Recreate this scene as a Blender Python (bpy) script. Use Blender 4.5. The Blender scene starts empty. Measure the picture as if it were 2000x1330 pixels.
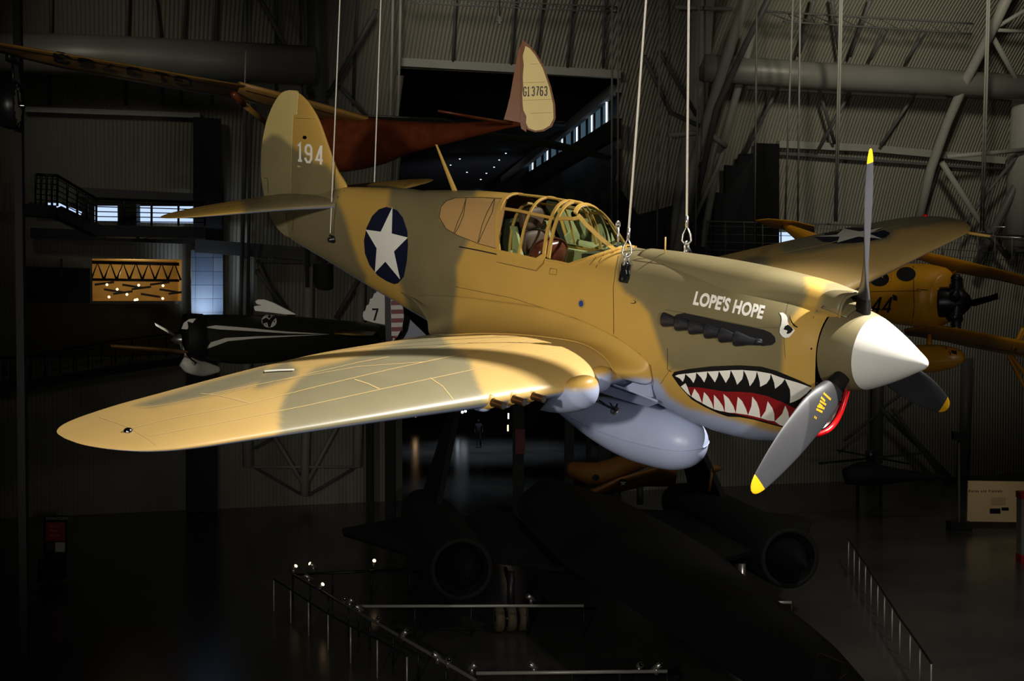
import bpy, bmesh, math, random
import numpy as np
from mathutils import Vector, Matrix
from mathutils.bvhtree import BVHTree
from mathutils.geometry import tessellate_polygon
random.seed(4)
scene = bpy.context.scene
COL = scene.collection
# ------------------------------------------------------------------ camera
EYE = 10.0                     # eye height above the hangar floor (upper walkway)
HOR = 580.0                    # horizon line in the 2000 x 1330 frame
FPX = 2650.38                  # focal length for a 2000 px wide frame
cam_d = bpy.data.cameras.new('camera'); cam = bpy.data.objects.new('camera', cam_d); COL.objects.link(cam)
PITCH = math.atan((665-HOR)/FPX)
cam.location = (0, 0, EYE); cam.rotation_euler = (math.pi/2-PITCH, 0, 0)
CW = Matrix.Translation((0, 0, EYE)) @ Matrix.Rotation(-PITCH, 4, 'X')      # level camera axes -> hangar
def W(px, py, Y):
    """the point seen at a pixel of the photograph, Y metres into the hangar"""
    d = CW.to_3x3() @ Vector(((px-1000)/FPX, 1, -(py-665)/FPX)); return Vector((0, 0, EYE))+d*(Y/d.y)
def Wz(px, py, z):
    d = CW.to_3x3() @ Vector(((px-1000)/FPX, 1, -(py-665)/FPX)); return Vector((0, 0, EYE))+d*((z-EYE)/d.z)
cam_d.sensor_width = 36.0; cam_d.lens = FPX/2000*36; cam_d.clip_end = 400; cam_d.clip_start = 0.05
scene.camera = cam
# ------------------------------------------------------------------ world, exposure
w = bpy.data.worlds.new('hangar_air'); scene.world = w; w.use_nodes = True
w.node_tree.nodes['Background'].inputs[0].default_value = (1.0, 0.86, 0.62, 1)
w.node_tree.nodes['Background'].inputs[1].default_value = 0.0030
scene.view_settings.view_transform = 'Standard'; scene.view_settings.look = 'None'
scene.view_settings.exposure = 0.0; scene.view_settings.gamma = 1.0
try: scene.view_settings.use_curve_mapping = False
except Exception: pass
# ------------------------------------------------------------------ hangar lamps (roof and walkway; the glider wing fill is added)
def lamp(name, kind, loc, target, energy, color, size=0.3, angle=40, blend=0.4):
    d = bpy.data.lights.new(name, kind); d.energy = energy; d.color = color
    o = bpy.data.objects.new(name, d); COL.objects.link(o); o.location = loc
    o.rotation_euler = (Vector(target)-Vector(loc)).to_track_quat('-Z', 'Y').to_euler()
    if kind == 'SPOT': d.spot_size = math.radians(angle); d.spot_blend = blend; d.shadow_soft_size = size
    if kind == 'AREA': d.size = size
    return o
TGT = CW @ Vector((0.3, 12.0, -.1))
KEY_POS = CW @ Vector((14.3, 12.2, 13.5))
lamp('key_spot_lamp', 'SPOT', KEY_POS, CW @ Vector((1.1, 11.6, -.1)), 38000, (1.0, .96, .88), 0.12, 24, 1.0)
lamp('nose_spot_lamp', 'SPOT', CW @ Vector((12.0, 7.6, 15.5)), CW @ Vector((3.0, 10.9, .0)), 48000, (1.0, .97, .90), 0.10, 9, .9)
lamp('walkway_spot_lamp', 'SPOT', CW @ Vector((-5.0, -3.0, 1.5)), CW @ Vector((-1.7, 14.6, .6)), 5400, (1.0, 0.94, 0.82), 0.35, 42, 0.6)
lamp('walkway_spot_lamp', 'SPOT', CW @ Vector((2.5, -2.5, -.3)), CW @ Vector((1.6, 11.6, -.6)), 2100, (1.0, 0.97, 0.92), 0.30, 42, 0.6)
# roof lamps that graze the far wall
lamp('wall_wash_lamp', 'SPOT', (14, 42, 22), (20, 66, 21), 6500, (1.0, .94, .78), 1.0, 62, 1.0)
lamp('wall_wash_lamp', 'SPOT', (-4, 44, 22), (0, 66, 21), 2100, (1.0, .94, .80), 1.0, 48, 1.0)
lamp('wall_wash_lamp', 'SPOT', (-16, 40, 22), (-15, 60, 17), 800, (1.0, .94, .80), 1.0, 50, 1.0)
lamp('biplane_spot_lamp', 'SPOT', (13, 8, 9), (9.5, 27, 9.8), 100, (1.0, .88, .62), .4, 26, 0.8)
lamp('glider_spot_lamp', 'SPOT', (6, 10, 14), (.3, 20.5, 12.8), 700, (1.0, .9, .7), .4, 24, 0.8)
lamp('glider_wing_fill', 'SPOT', (-5, 5, 8.5), (-5.2, 18, 13.2), 130, (1.0, .88, .66), .3, 50, 1.0)  # added fill that brightens the dim glider wing from below
lamp('floor_fill_lamp', 'SPOT', (14, 20, 26), (12, 44, 0), 6500, (1.0, .93, .82), 1.5, 60, 1.0)
# ------------------------------------------------------------------ materials
def lin(c): return tuple(((x/255)/12.92 if x/255 <= .04045 else ((x/255+.055)/1.055)**2.4) for x in c)
def new_mat(name):
    m = bpy.data.materials.new(name); m.use_nodes = True
    return m, m.node_tree.nodes, m.node_tree.links, m.node_tree.nodes['Principled BSDF']
def paint(name, rgb, rough=.5, metal=0.0, noise=.12, scale=6.0, bump=0.0, spec=.5, bscale=40):
    m, N, L, b = new_mat(name)
    tc = N.new('ShaderNodeTexCoord'); nz = N.new('ShaderNodeTexNoise'); nz.inputs['Scale'].default_value = scale
    nz.inputs['Detail'].default_value = 5
    L.new(tc.outputs['Object'], nz.inputs['Vector'])
    mx = N.new('ShaderNodeMix'); mx.data_type = 'RGBA'
    c = lin(rgb)
    mx.inputs['A'].default_value = (*[x*(1-noise) for x in c], 1); mx.inputs['B'].default_value = (*[min(1, x*(1+noise)) for x in c], 1)
    L.new(nz.outputs['Fac'], mx.inputs['Factor']); L.new(mx.outputs['Result'], b.inputs['Base Color'])
    b.inputs['Roughness'].default_value = rough; b.inputs['Metallic'].default_value = metal
    b.inputs['Specular IOR Level'].default_value = spec
    if bump:
        n2 = N.new('ShaderNodeTexNoise'); n2.inputs['Scale'].default_value = bscale; L.new(tc.outputs['Object'], n2.inputs['Vector'])
        bp = N.new('ShaderNodeBump'); bp.inputs['Strength'].default_value = bump; bp.inputs['Distance'].default_value = .02
        L.new(n2.outputs['Fac'], bp.inputs['Height']); L.new(bp.outputs['Normal'], b.inputs['Normal'])
    return m
def glow(name, rgb, strength):
    m, N, L, b = new_mat(name); c = lin(rgb)
    b.inputs['Base Color'].default_value = (*c, 1); b.inputs['Emission Color'].default_value = (*c, 1)
    b.inputs['Emission Strength'].default_value = strength
    return m
def glass(name, rgb=(235, 240, 235), alpha=.12, rough=.03):
    m, N, L, b = new_mat(name)
    tr = N.new('ShaderNodeBsdfTransparent'); tr.inputs[0].default_value = (*lin(rgb), 1)
    gl = N.new('ShaderNodeBsdfGlossy'); gl.inputs['Roughness'].default_value = rough
    fr = N.new('ShaderNodeFresnel'); fr.inputs[0].default_value = 1.45
    ad = N.new('ShaderNodeMath'); ad.operation = 'ADD'; ad.inputs[1].default_value = alpha*.15
    L.new(fr.outputs[0], ad.inputs[0])
    mx = N.new('ShaderNodeMixShader'); L.new(ad.outputs[0], mx.inputs[0]); L.new(tr.outputs[0], mx.inputs[1]); L.new(gl.outputs[0], mx.inputs[2])
    L.new(mx.outputs[0], N['Material Output'].inputs[0])
    return m
def camo_mat(name, tan, olive, blue, rough=.42):
    """desert camouflage: two mesh attributes say where the olive patches and the blue belly were sprayed"""
    m, N, L, b = new_mat(name)
    a1 = N.new('ShaderNodeAttribute'); a1.attribute_name = 'olive'
    a2 = N.new('ShaderNodeAttribute'); a2.attribute_name = 'belly'
    tc = N.new('ShaderNodeTexCoord'); nz = N.new('ShaderNodeTexNoise'); nz.inputs['Scale'].default_value = 2.2; nz.inputs['Detail'].default_value = 8
    L.new(tc.outputs['Object'], nz.inputs['Vector'])
    def two(c, k=.10):
        x = N.new('ShaderNodeMix'); x.data_type = 'RGBA'; c = lin(c)
        x.inputs['A'].default_value = (*[v*(1-k) for v in c], 1); x.inputs['B'].default_value = (*[v*(1+k) for v in c], 1)
        L.new(nz.outputs['Fac'], x.inputs['Factor']); return x.outputs['Result']
    m1 = N.new('ShaderNodeMix'); m1.data_type = 'RGBA'; L.new(a1.outputs['Fac'], m1.inputs['Factor'])
    L.new(two(tan), m1.inputs['A']); L.new(two(olive, .16), m1.inputs['B'])
    m2 = N.new('ShaderNodeMix'); m2.data_type = 'RGBA'; L.new(a2.outputs['Fac'], m2.inputs['Factor'])
    L.new(m1.outputs['Result'], m2.inputs['A']); L.new(two(blue, .06), m2.inputs['B'])
    L.new(m2.outputs['Result'], b.inputs['Base Color'])
    n2 = N.new('ShaderNodeTexNoise'); n2.inputs['Scale'].default_value = 5; n2.inputs['Detail'].default_value = 4; L.new(tc.outputs['Object'], n2.inputs['Vector'])
    mr = N.new('ShaderNodeMapRange'); mr.inputs['To Min'].default_value = rough-.06; mr.inputs['To Max'].default_value = rough+.08
    L.new(n2.outputs['Fac'], mr.inputs['Value']); L.new(mr.outputs['Result'], b.inputs['Roughness'])
    bp = N.new('ShaderNodeBump'); bp.inputs['Strength'].default_value = .12; bp.inputs['Distance'].default_value = .01
    L.new(nz.outputs['Fac'], bp.inputs['Height']); L.new(bp.outputs['Normal'], b.inputs['Normal'])
    b.inputs['Specular IOR Level'].default_value = .45
    return m
M = {}
TAN, OLIVE, BLUE = (194, 155, 77), (123, 112, 80), (166, 176, 206)
M['camo'] = camo_mat('camouflage_paint', TAN, OLIVE, BLUE)
M['camo_wing'] = camo_mat('haze_paled_camouflage', (200, 166, 102), (134, 126, 98), BLUE, .38)  # haze of grazing light on the wing is put into these paler colours
M['camo_pale'] = camo_mat('camouflage_on_fabric', (206, 184, 118), (134, 124, 88), BLUE, .55)
M['tan'] = paint('tan_paint', TAN, .42, noise=.08)
M['tan_dull'] = paint('faded_tan_paint', (186, 146, 92), .5, noise=.06)
M['olive'] = paint('olive_paint', OLIVE, .42)
M['blue'] = paint('blue_grey_paint', BLUE, .38, noise=.05)
M['bluedot'] = paint('blue_cap', (34, 66, 130), .5)
M['white'] = paint('white_paint', (244, 240, 230), .4, noise=.03)
M['navy'] = paint('navy_paint', (22, 26, 48), .45)
M['black'] = paint('black_paint', (20, 18, 17), .45)
M['mouthred'] = paint('dark_red_paint', (140, 24, 28), .45, noise=.05)
M['lipred'] = paint('bright_red_paint', (196, 20, 24), .25)
M['yellow'] = paint('yellow_paint', (240, 176, 20), .4, noise=.04)
M['blade'] = paint('blade_grey', (58, 58, 61), .42, noise=.18, scale=4)
M['line'] = paint('panel_gap', (70, 56, 30), .7)
M['seam'] = paint('light_seam', (206, 176, 120), .5)
M['exhaust'] = paint('dark_exhaust_metal', (52, 52, 56), .38, .5, noise=.3, scale=14)
M['dark'] = paint('dark_hollow', (8, 8, 8), .8)
M['gun'] = paint('bronzed_gun_steel', (96, 70, 48), .35, .8)
M['steel'] = paint('bright_steel', (196, 194, 188), .3, .8)
M['chrome'] = paint('polished_metal', (200, 200, 205), .15, 1.0)
M['cable'] = paint('steel_cable', (240, 236, 226), .45, .1, noise=.12, scale=60)
M['fitting'] = paint('black_fitting', (28, 28, 30), .35, .3)
M['cockpit'] = paint('interior_green', (168, 176, 122), .55)
M['cockpit_dark'] = paint('dark_interior_green', (60, 64, 46), .6)
M['leather'] = paint('brown_leather', (96, 48, 36), .2, noise=.25, scale=9)
M['pad'] = paint('headrest_leather', (92, 68, 54), .6)
M['glass'] = glass('clear_perspex')
# ------------------------------------------------------------------ object helpers
def link(name, me, parent=None, mats=(), smooth=True):
    o = bpy.data.objects.new(name, me); COL.objects.link(o)
    for m in mats: me.materials.append(m)
    if parent: o.parent = parent
    if smooth and len(me.polygons):
        me.polygons.foreach_set('use_smooth', [True]*len(me.polygons))
    return o
def tag(o, label=None, cat=None, group=None, kind=None):
    if label: o['label'] = label
    if cat: o['category'] = cat
    if group: o['group'] = group
    if kind: o['kind'] = kind
    return o
def empty(name, loc=(0, 0, 0), rot=(0, 0, 0)):
    o = bpy.data.objects.new(name, None); COL.objects.link(o); o.location = loc; o.rotation_euler = rot
    o.empty_display_size = .2
    return o
class MB:
    """collects shapes, links them as ONE mesh object"""
    def __init__(s): s.v = []; s.f = []; s.m = []
    def add(s, v, f, m=0):
        b = len(s.v); s.v += [tuple(p) for p in v]; s.f += [tuple(i+b for i in q) for q in f]; s.m += [m]*len(f)
        return s
    def grid(s, P, m=0, cu=False, cv=False):
        P = np.asarray(P, float); nu, nv = P.shape[:2]
        v = P.reshape(-1, 3).tolist(); f = []
        for i in range(nu if cu else nu-1):
            for j in range(nv if cv else nv-1):
                i2, j2 = (i+1) % nu, (j+1) % nv
                f.append((i*nv+j, i2*nv+j, i2*nv+j2, i*nv+j2))
        return s.add(v, f, m)
    def box(s, c, d, m=0, rz=0.0, R=None):
        v = []
        for i in (-1, 1):
            for j in (-1, 1):
                for k in (-1, 1):
                    p = Vector((i*d[0]/2, j*d[1]/2, k*d[2]/2))
                    if rz: p = Matrix.Rotation(rz, 3, 'Z') @ p
                    if R is not None: p = R @ p
                    v.append(tuple(p+Vector(c)))
        return s.add(v, [(0, 1, 3, 2), (4, 6, 7, 5), (0, 4, 5, 1), (2, 3, 7, 6), (0, 2, 6, 4), (1, 5, 7, 3)], m)
    def tube(s, pts, r, m=0, n=10, cap=True, closed=False):
        pts = [Vector(p) for p in pts]; rr = r if hasattr(r, '__len__') else [r]*len(pts)
        T = []
        for i in range(len(pts)):
            a = pts[i-1] if (i or closed) else pts[i]; b = pts[(i+1) % len(pts)] if (i < len(pts)-1 or closed) else pts[i]
            T.append((b-a).normalized())
        ref = Vector((0, 0, 1)) if abs(T[0].z) < .9 else Vector((1, 0, 0))
        u = T[0].cross(ref).normalized(); rings = []
        for i, p in enumerate(pts):
            u = (u-T[i]*u.dot(T[i])).normalized(); w_ = T[i].cross(u)
            rings.append([p+(u*math.cos(2*math.pi*k/n)+w_*math.sin(2*math.pi*k/n))*rr[i] for k in range(n)])
        b = len(s.v); s.grid([[tuple(q) for q in g] for g in rings], m, cu=closed, cv=True)
        if cap and not closed:
            s.f.append(tuple(b+k for k in range(n))); s.m.append(m)
            e = b+(len(pts)-1)*n; s.f.append(tuple(e+n-1-k for k in range(n))); s.m.append(m)
        return s
    def bar(s, a, b, w_, h=None, m=0):
        a, b = Vector(a), Vector(b); h = h or w_; d = b-a; q = d.to_track_quat('X', 'Z').to_matrix()
        return s.box((a+b)/2, (d.length, w_, h), m, R=q)
    def lathe(s, prof, origin=(0, 0, 0), axis=(0, 0, 1), n=32, m=0):
        q = Vector(axis).to_track_quat('Z', 'Y').to_matrix(); o = Vector(origin)
        P = [[tuple(o+q @ Vector((r*math.cos(2*math.pi*k/n), r*math.sin(2*math.pi*k/n), z))) for k in range(n)] for z, r in prof]
        return s.grid(P, m, cv=True)
    def prism(s, poly, z0, z1, fn=lambda x, y, z: (x, y, z), m=0):
        """poly: 2D outline, thick between z0 and z1; fn maps to space"""
        n = len(poly); v = [fn(x, y, z0) for x, y in poly]+[fn(x, y, z1) for x, y in poly]
        tr = tessellate_polygon([[Vector((x, y, 0)) for x, y in poly]])
        f = [tuple(t) for t in tr]+[tuple(i+n for i in reversed(t)) for t in tr]+[(i, (i+1) % n, (i+1) % n+n, i+n) for i in range(n)]
        return s.add(v, f, m)
    def build(s, name, mats, parent=None, smooth=True, weld=False, angle=None):
        me = bpy.data.meshes.new(name); me.from_pydata(s.v, [], s.f); me.update()
        if any(s.m): me.polygons.foreach_set('material_index', s.m)
        bm = bmesh.new(); bm.from_mesh(me)
        if weld: bmesh.ops.remove_doubles(bm, verts=bm.verts, dist=1e-5)
        bmesh.ops.recalc_face_normals(bm, faces=bm.faces); bm.to_mesh(me); bm.free()
        if not isinstance(mats, (list, tuple)): mats = [mats]
        o = link(name, me, parent, mats, smooth)
        if smooth and angle is not None:
            me.set_sharp_from_angle(angle=math.radians(angle))
        return o
def copy_tree(o, parent=None):
    c = o.copy(); COL.objects.link(c)
    if parent: c.parent = parent
    for ch in list(o.children): copy_tree(ch, c)
    return c
def interp(tab, x):
    xs = [a[0] for a in tab]
    return [np.interp(x, xs, [a[k] for a in tab]) for k in range(1, len(tab[0]))]
def smooth_interp(tab, x):
    """Catmull-Rom style smooth table look-up (monotone enough)"""
    tab = np.asarray(tab, float); xs = tab[:, 0]; out = []
    i = int(np.clip(np.searchsorted(xs, x)-1, 0, len(xs)-2)); h = xs[i+1]-xs[i]; t = np.clip((x-xs[i])/h, 0, 1)
    for k in range(1, tab.shape[1]):
        ys = tab[:, k]
        def sl(j):
            if j <= 0: return (ys[1]-ys[0])/(xs[1]-xs[0])
            if j >= len(xs)-1: return (ys[-1]-ys[-2])/(xs[-1]-xs[-2])
            a = (ys[j]-ys[j-1])/(xs[j]-xs[j-1]); b = (ys[j+1]-ys[j])/(xs[j+1]-xs[j])
            return 0 if a*b <= 0 else 2*a*b/(a+b)
        m0, m1 = sl(i)*h, sl(i+1)*h
        out.append((2*t**3-3*t**2+1)*ys[i]+(t**3-2*t**2+t)*m0+(-2*t**3+3*t**2)*ys[i+1]+(t**3-t**2)*m1)
    return out
# =================================================================== the fighter
# aircraft frame: x = aft of the spinner tip, y = starboard, z = up (metres)
AR = Matrix(((-0.678335, -0.734391, -0.02304), (0.714462, -0.65196, -0.253955), (0.171481, -0.188728, 0.966942)))
AT = Vector((3.28085, 10.71107, -0.18904))
A4 = AR.to_4x4(); A4.translation = AT; A4 = CW @ A4
EYE_A = -(AR.transposed() @ AT)
ARn = np.array(AR); ATn = np.array(AT)
def a2w(p): return A4 @ Vector(p)
def ray_a(px, py): return (AR.transposed() @ Vector(((px-1000)/FPX, 1, -(py-665)/FPX))).normalized()
def on_plane(px, py, n, d):
    n = Vector(n); r = ray_a(px, py); return EYE_A+r*((d-n.dot(EYE_A))/n.dot(r))
def proj_a(V, mirror=True):
    V = np.array(V, float)
    if mirror: V = V.copy(); V[:, 1] = np.abs(V[:, 1])
    q = V @ ARn.T+ATn
    return np.stack([1000+FPX*q[:, 0]/q[:, 1], 665-FPX*q[:, 2]/q[:, 1]], 1)
def sdist(P, poly):
    """signed distance (positive inside) of points to a closed outline"""
    P = np.asarray(P, float); poly = np.asarray(poly, float); d = np.full(len(P), 1e9); ins = np.zeros(len(P), bool)
    for i in range(len(poly)):
        a, b = poly[i], poly[(i+1) % len(poly)]; e = b-a; w_ = P-a
        t = np.clip((w_ @ e)/(e @ e+1e-12), 0, 1); d = np.minimum(d, np.hypot(*(w_-t[:, None]*e).T))
        c = (a[1] > P[:, 1]) != (b[1] > P[:, 1])
        xx = (b[0]-a[0])*(P[:, 1]-a[1])/((b[1]-a[1]) if b[1] != a[1] else 1e-12)+a[0]
        ins ^= c & (P[:, 0] < xx)
    return np.where(ins, d, -d)
def mask(V, polys, soft=6, mirror=True):
    P = proj_a(V, mirror); m = np.zeros(len(P))
    for p in polys: m = np.maximum(m, np.clip(.5+sdist(P, p)/(2*soft), 0, 1))
    return m*m*(3-2*m)
def set_attr(me, name, vals):
    a = me.attributes.new(name, 'FLOAT', 'POINT'); a.data.foreach_set('value', np.asarray(vals, np.float32))
def bvh_of(mb): return BVHTree.FromPolygons([Vector(p) for p in mb.v], mb.f)
def decal(mb, poly, mat, tree, off=.003, step=8, mirror=False, thick=0):
    """a flat outline traced over the skin: cut in small pieces and laid on the curved surface"""
    bm = bmesh.new(); vs = [bm.verts.new((x, y, 0)) for x, y in poly]
    tr = tessellate_polygon([[Vector((x, y, 0)) for x, y in poly]])
    for t in tr:
        try: bm.faces.new([vs[i] for i in t])
        except ValueError: pass
    xs = [p[0] for p in poly]; ys = [p[1] for p in poly]
    for lo, hi, ax in ((min(xs), max(xs), 0), (min(ys), max(ys), 1)):
        c = lo+step
        while c < hi:
            co = (c, 0, 0) if ax == 0 else (0, c, 0); no = (1, 0, 0) if ax == 0 else (0, 1, 0)
            bmesh.ops.bisect_plane(bm, geom=bm.verts[:]+bm.edges[:]+bm.faces[:], dist=1e-4, plane_co=co, plane_no=no)
            c += step
    bm.verts.index_update(); V = []; ok = []
    for v in bm.verts:
        r = ray_a(v.co.x, v.co.y); h = tree.ray_cast(EYE_A, r)
        if h[0] is None: V.append((0, 0, 0)); ok.append(False)
        else:
            n = h[1]; n = -n if n.dot(r) > 0 else n
            V.append(tuple(h[0]+n*off)); ok.append(True)
    F = [tuple(v.index for v in f.verts) for f in bm.faces if all(ok[v.index] for v in f.verts)]
    bm.free(); mb.add(V, F, mat)
    if mirror: mb.add([(x, -y, z) for x, y, z in V], [tuple(reversed(f)) for f in F], mat)
def hit(px, py, tree):
    h = tree.ray_cast(EYE_A, ray_a(px, py)); return h[0], h[1]
def strip(pts, wd):
    """outline of a ribbon along a polyline in the picture of the skin"""
    pts = [np.array(p, float) for p in pts]; L_, R_ = [], []
    for i, p in enumerate(pts):
        a = pts[max(0, i-1)]; b = pts[min(len(pts)-1, i+1)]; d = (b-a)/(np.hypot(*(b-a))+1e-9); n = np.array((-d[1], d[0]))*wd/2
        L_.append(tuple(p+n)); R_.append(tuple(p-n))
    return L_, R_
def ribbon(mb, pts, wd, mat, tree, off=.003, step=10, mirror=False):
    """thin line laid on the skin, piece by piece"""
    fine = [np.array(pts[0], float)]
    for a, b in zip(pts[:-1], pts[1:]):
        a, b = np.array(a, float), np.array(b, float); n = max(1, int(np.hypot(*(b-a))/step))
        for k in range(1, n+1): fine.append(a+(b-a)*k/n)
    L_, R_ = strip(fine, wd); V = []; ok = []
    for p in [q for pr in zip(L_, R_) for q in pr]:
        r = ray_a(*p); h = tree.ray_cast(EYE_A, r)
        if h[0] is None: V.append((0, 0, 0)); ok.append(False); continue
        n = h[1]; n = -n if n.dot(r) > 0 else n
        V.append(tuple(h[0]+n*off)); ok.append(True)
    F = [(2*i, 2*i+1, 2*i+3, 2*i+2) for i in range(len(fine)-1) if all(ok[2*i:2*i+4])]
    mb.add(V, F, mat)
    if mirror: mb.add([(x, -y, z) for x, y, z in V], [tuple(reversed(f)) for f in F], mat)
def frame_bar(mb, pts, wd, tree, h=.014, m=0, mirror=True, step=8):
    """raised bar laid on the curved surface: rectangular section"""
    fine = [np.array(pts[0], float)]
    for a, b in zip(pts[:-1], pts[1:]):
        a, b = np.array(a, float), np.array(b, float); n = max(1, int(np.hypot(*(b-a))/step))
        for k in range(1, n+1): fine.append(a+(b-a)*k/n)
    L_, R_ = strip(fine, wd); G = []
    last = None
    for l, r_ in zip(L_, R_):
        row = []
        for p, o in ((l, -.004), (l, h), (r_, h), (r_, -.004)):
            hh = tree.ray_cast(EYE_A, ray_a(*p))
            if hh[0] is None: row = None; break
            n = hh[1]; n = -n if n.dot(ray_a(*p)) > 0 else n
            row.append(tuple(hh[0]+n*o))
        if row: G.append(row)
    if len(G) > 1:
        mb.grid(G, m, cv=True)
        if mirror: mb.grid([[(x, -y, z) for x, y, z in row] for row in G], m, cv=True)

def disc_px(cx, cy, a, b=None, n=16): b = b or a; return [(cx+a*math.cos(2*math.pi*k/n), cy+b*math.sin(2*math.pi*k/n)) for k in range(n)]
fighter = empty('fighter_aircraft'); fighter.matrix_world = A4
tag(fighter, 'tan and olive camouflaged fighter aircraft with shark mouth, hanging nose down from cables', 'aircraft')
FM = [M['camo'], M['white'], M['black'], M['mouthred'], M['navy'], M['tan_dull'], M['line'], M['seam'], M['tan'], M['blue'], M['dark'], M['chrome'], M['olive'], M['bluedot']]
WHITE_, BLACK_, RED_, NAVY_, DULL_, LINE_, SEAM_, TAN_, BLUE_, DARK_, CHROME_, OLIVE_ = range(1, 13)
# ---- body lines: x, top, bottom, half width, height of greatest width
BODY = [(.80, .362, -.80, .362, -.02), (.95, .392, -.88, .405, -.04), (1.3, .435, -.945, .45, -.08), (1.6, .470, -.985, .475, -.10), (1.9, .498, -.99, .485, -.10),
        (2.2, .518, -.965, .49, -.10), (2.5, .528, -.91, .49, -.10), (2.7, .532, -.86, .49, -.10), (3.1, .535, -.81, .49, -.10), (3.8, .555, -.80, .49, -.08), (4.7, .58, -.82, .485, -.05),
        (5.2, .64, -.83, .47, 0), (5.72, .72, -.74, .44, .04), (6.5, .79, -.585, .36, .10), (7.06, .755, -.475, .285, .15), (7.66, .71, -.345, .21, .2), (8.17, .64, -.235, .15, .23),
        (8.6, .6, -.145, .10, .25), (8.92, .57, -.07, .065, .25)]
HUMP = [(2.95, .40, .02), (3.18, .50, .05), (3.27, .565, .13), (3.36, .64, .20), (3.5, .755, .27), (3.65, .85, .335), (3.8, .893, .385), (4.2, .908, .41), (4.7, .90, .425), (5.2, .885, .42),
        (5.72, .848, .36), (6.2, .80, .26), (6.6, .7, .15)]
def body_pt(x, th):
    """th: 0 = top, pi = bottom (starboard)"""
    zt, zb, wd, zc = smooth_interp(BODY, x)
    s, c = math.sin(th), math.cos(th)
    if c >= 0: r = 1/((abs(s)/wd)**2.15+(abs(c)/(zt-zc))**2.15)**(1/2.15)
    else:
        n = 2.15+.5*min(1, max(0, (3.4-x)/1.5)); r = 1/((abs(s)/wd)**n+(abs(c)/(zc-zb))**n)**(1/n)
    if HUMP[0][0] < x < HUMP[-1][0] and c > 0:
        ht, hw = smooth_interp(HUMP, x); ht -= zc; n = 2.3
        r2 = 1/((abs(s)/hw)**n+(abs(c)/ht)**n)**(1/n); k = 28
        r = max(r, r2)+math.log(1+math.exp(-k*abs(r-r2)))/k*.35
    y, z = r*s, zc+r*c
    if x < 1.7:
        q = min(1, max(0, (-z-.26)/.22)); x = x+(.14*q*q*(3-2*q)+.06*max(0, -z-.48))*max(0, (1.7-x)/.9)
    return (x, y, z)
NX, NT = 520, 150
XS = np.linspace(.80, 8.92, NX)
half = np.array([[body_pt(x, th) for th in np.linspace(0, math.pi, NT)] for x in XS])
full = np.concatenate([half, (half*np.array([1, -1, 1]))[:, ::-1][:, 1:-1]], 1)
skin = MB(); skin.grid(full, 0, cv=True)
T_BODY = bvh_of(skin)
# ---- glazed part of the cockpit is taken out of the skin
CANOPY = [(973, 502), (977, 445), (987, 392), (1004, 372), (1140, 380), (1160, 400), (1233, 476), (1200, 489), (1155, 502), (1112, 516), (1050, 508)]
VA = np.array(skin.v); FA = np.array(skin.f); pj = proj_a(VA)
inside = (sdist(pj, CANOPY) > 0) & (VA[:, 2] > .12) & (VA[:, 0] > 3.1) & (VA[:, 0] < 4.75)
fin_ = inside[FA].all(1)
gl_faces = FA[fin_]; keep = FA[~fin_]
skin.f = [tuple(f) for f in keep.tolist()]; skin.m = [0]*len(skin.f)
# outline of the exhaust slot
SLOT = [(1320, 618), (1338, 613), (1400, 626), (1490, 643), (1508, 650), (1516, 664), (1512, 672), (1490, 674), (1330, 636)]
n_skin = len(skin.v)
# ---- markings on the body
def Z4(pts): return [(1300+.19*x, 690+.19*y) for x, y in pts]
def Z3(pts): return [(1280+.15*x, 560+.15*y) for x, y in pts]
mouth = Z4([(65, 225), (90, 190), (240, 160), (480, 132), (760, 122), (980, 135), (1130, 175), (1240, 220), (1380, 278), (1500, 335), (1620, 398), (1740, 470), (1800, 540),
            (1700, 640), (1600, 720), (1500, 790), (1400, 805), (1300, 785), (1180, 755), (1100, 735), (900, 680), (760, 655), (640, 650), (540, 615), (400, 550), (270, 475), (190, 390), (130, 320)])
decal(skin, mouth, BLACK_, T_BODY, .002, mirror=True)
SLOT2 = [(1312, 622), (1322, 614), (1338, 611), (1400, 625), (1460, 637), (1492, 644), (1506, 650), (1514, 659), (1515, 668), (1508, 674), (1490, 676), (1400, 655), (1325, 640)]
decal(skin, SLOT2, DARK_, T_BODY, .002, mirror=True)  # dark patch painted on the skin for the shaded exhaust slot
red = Z4([(235, 345), (340, 350), (480, 370), (600, 392), (760, 395), (900, 405), (1050, 440), (1200, 500), (1310, 555), (1500, 640), (1560, 690), (1480, 770), (1380, 785), (1180, 742), (1000, 690), (760, 630), (600, 600), (380, 515), (270, 445)])
decal(skin, red, RED_, T_BODY, .003, mirror=True)
UP = [[(100, 232), (130, 218), (205, 208), (198, 250), (180, 292), (150, 258)],
      [(205, 210), (318, 196), (312, 250), (290, 305), (255, 255)], [(318, 196), (430, 186), (425, 240), (400, 298), (365, 245)],
      [(430, 186), (550, 180), (540, 235), (510, 298), (470, 240)], [(550, 180), (672, 172), (660, 240), (622, 303), (580, 230)],
      [(672, 172), (803, 170), (800, 225), (790, 265), (738, 322), (720, 270), (700, 225)], [(803, 172), (940, 182), (930, 240), (905, 290), (868, 338), (855, 285), (830, 220)],
      [(940, 182), (1082, 208), (1075, 260), (1040, 310), (975, 343), (970, 290), (955, 230)], [(1082, 208), (1228, 262), (1200, 305), (1165, 335), (1128, 362), (1118, 300), (1100, 250)],
      [(1228, 262), (1360, 300), (1505, 352), (1450, 410), (1380, 465), (1320, 495), (1278, 510), (1285, 430), (1280, 370)],
      [(1510, 355), (1640, 440), (1690, 490), (1620, 580), (1560, 620), (1570, 520), (1550, 430)]]
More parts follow.
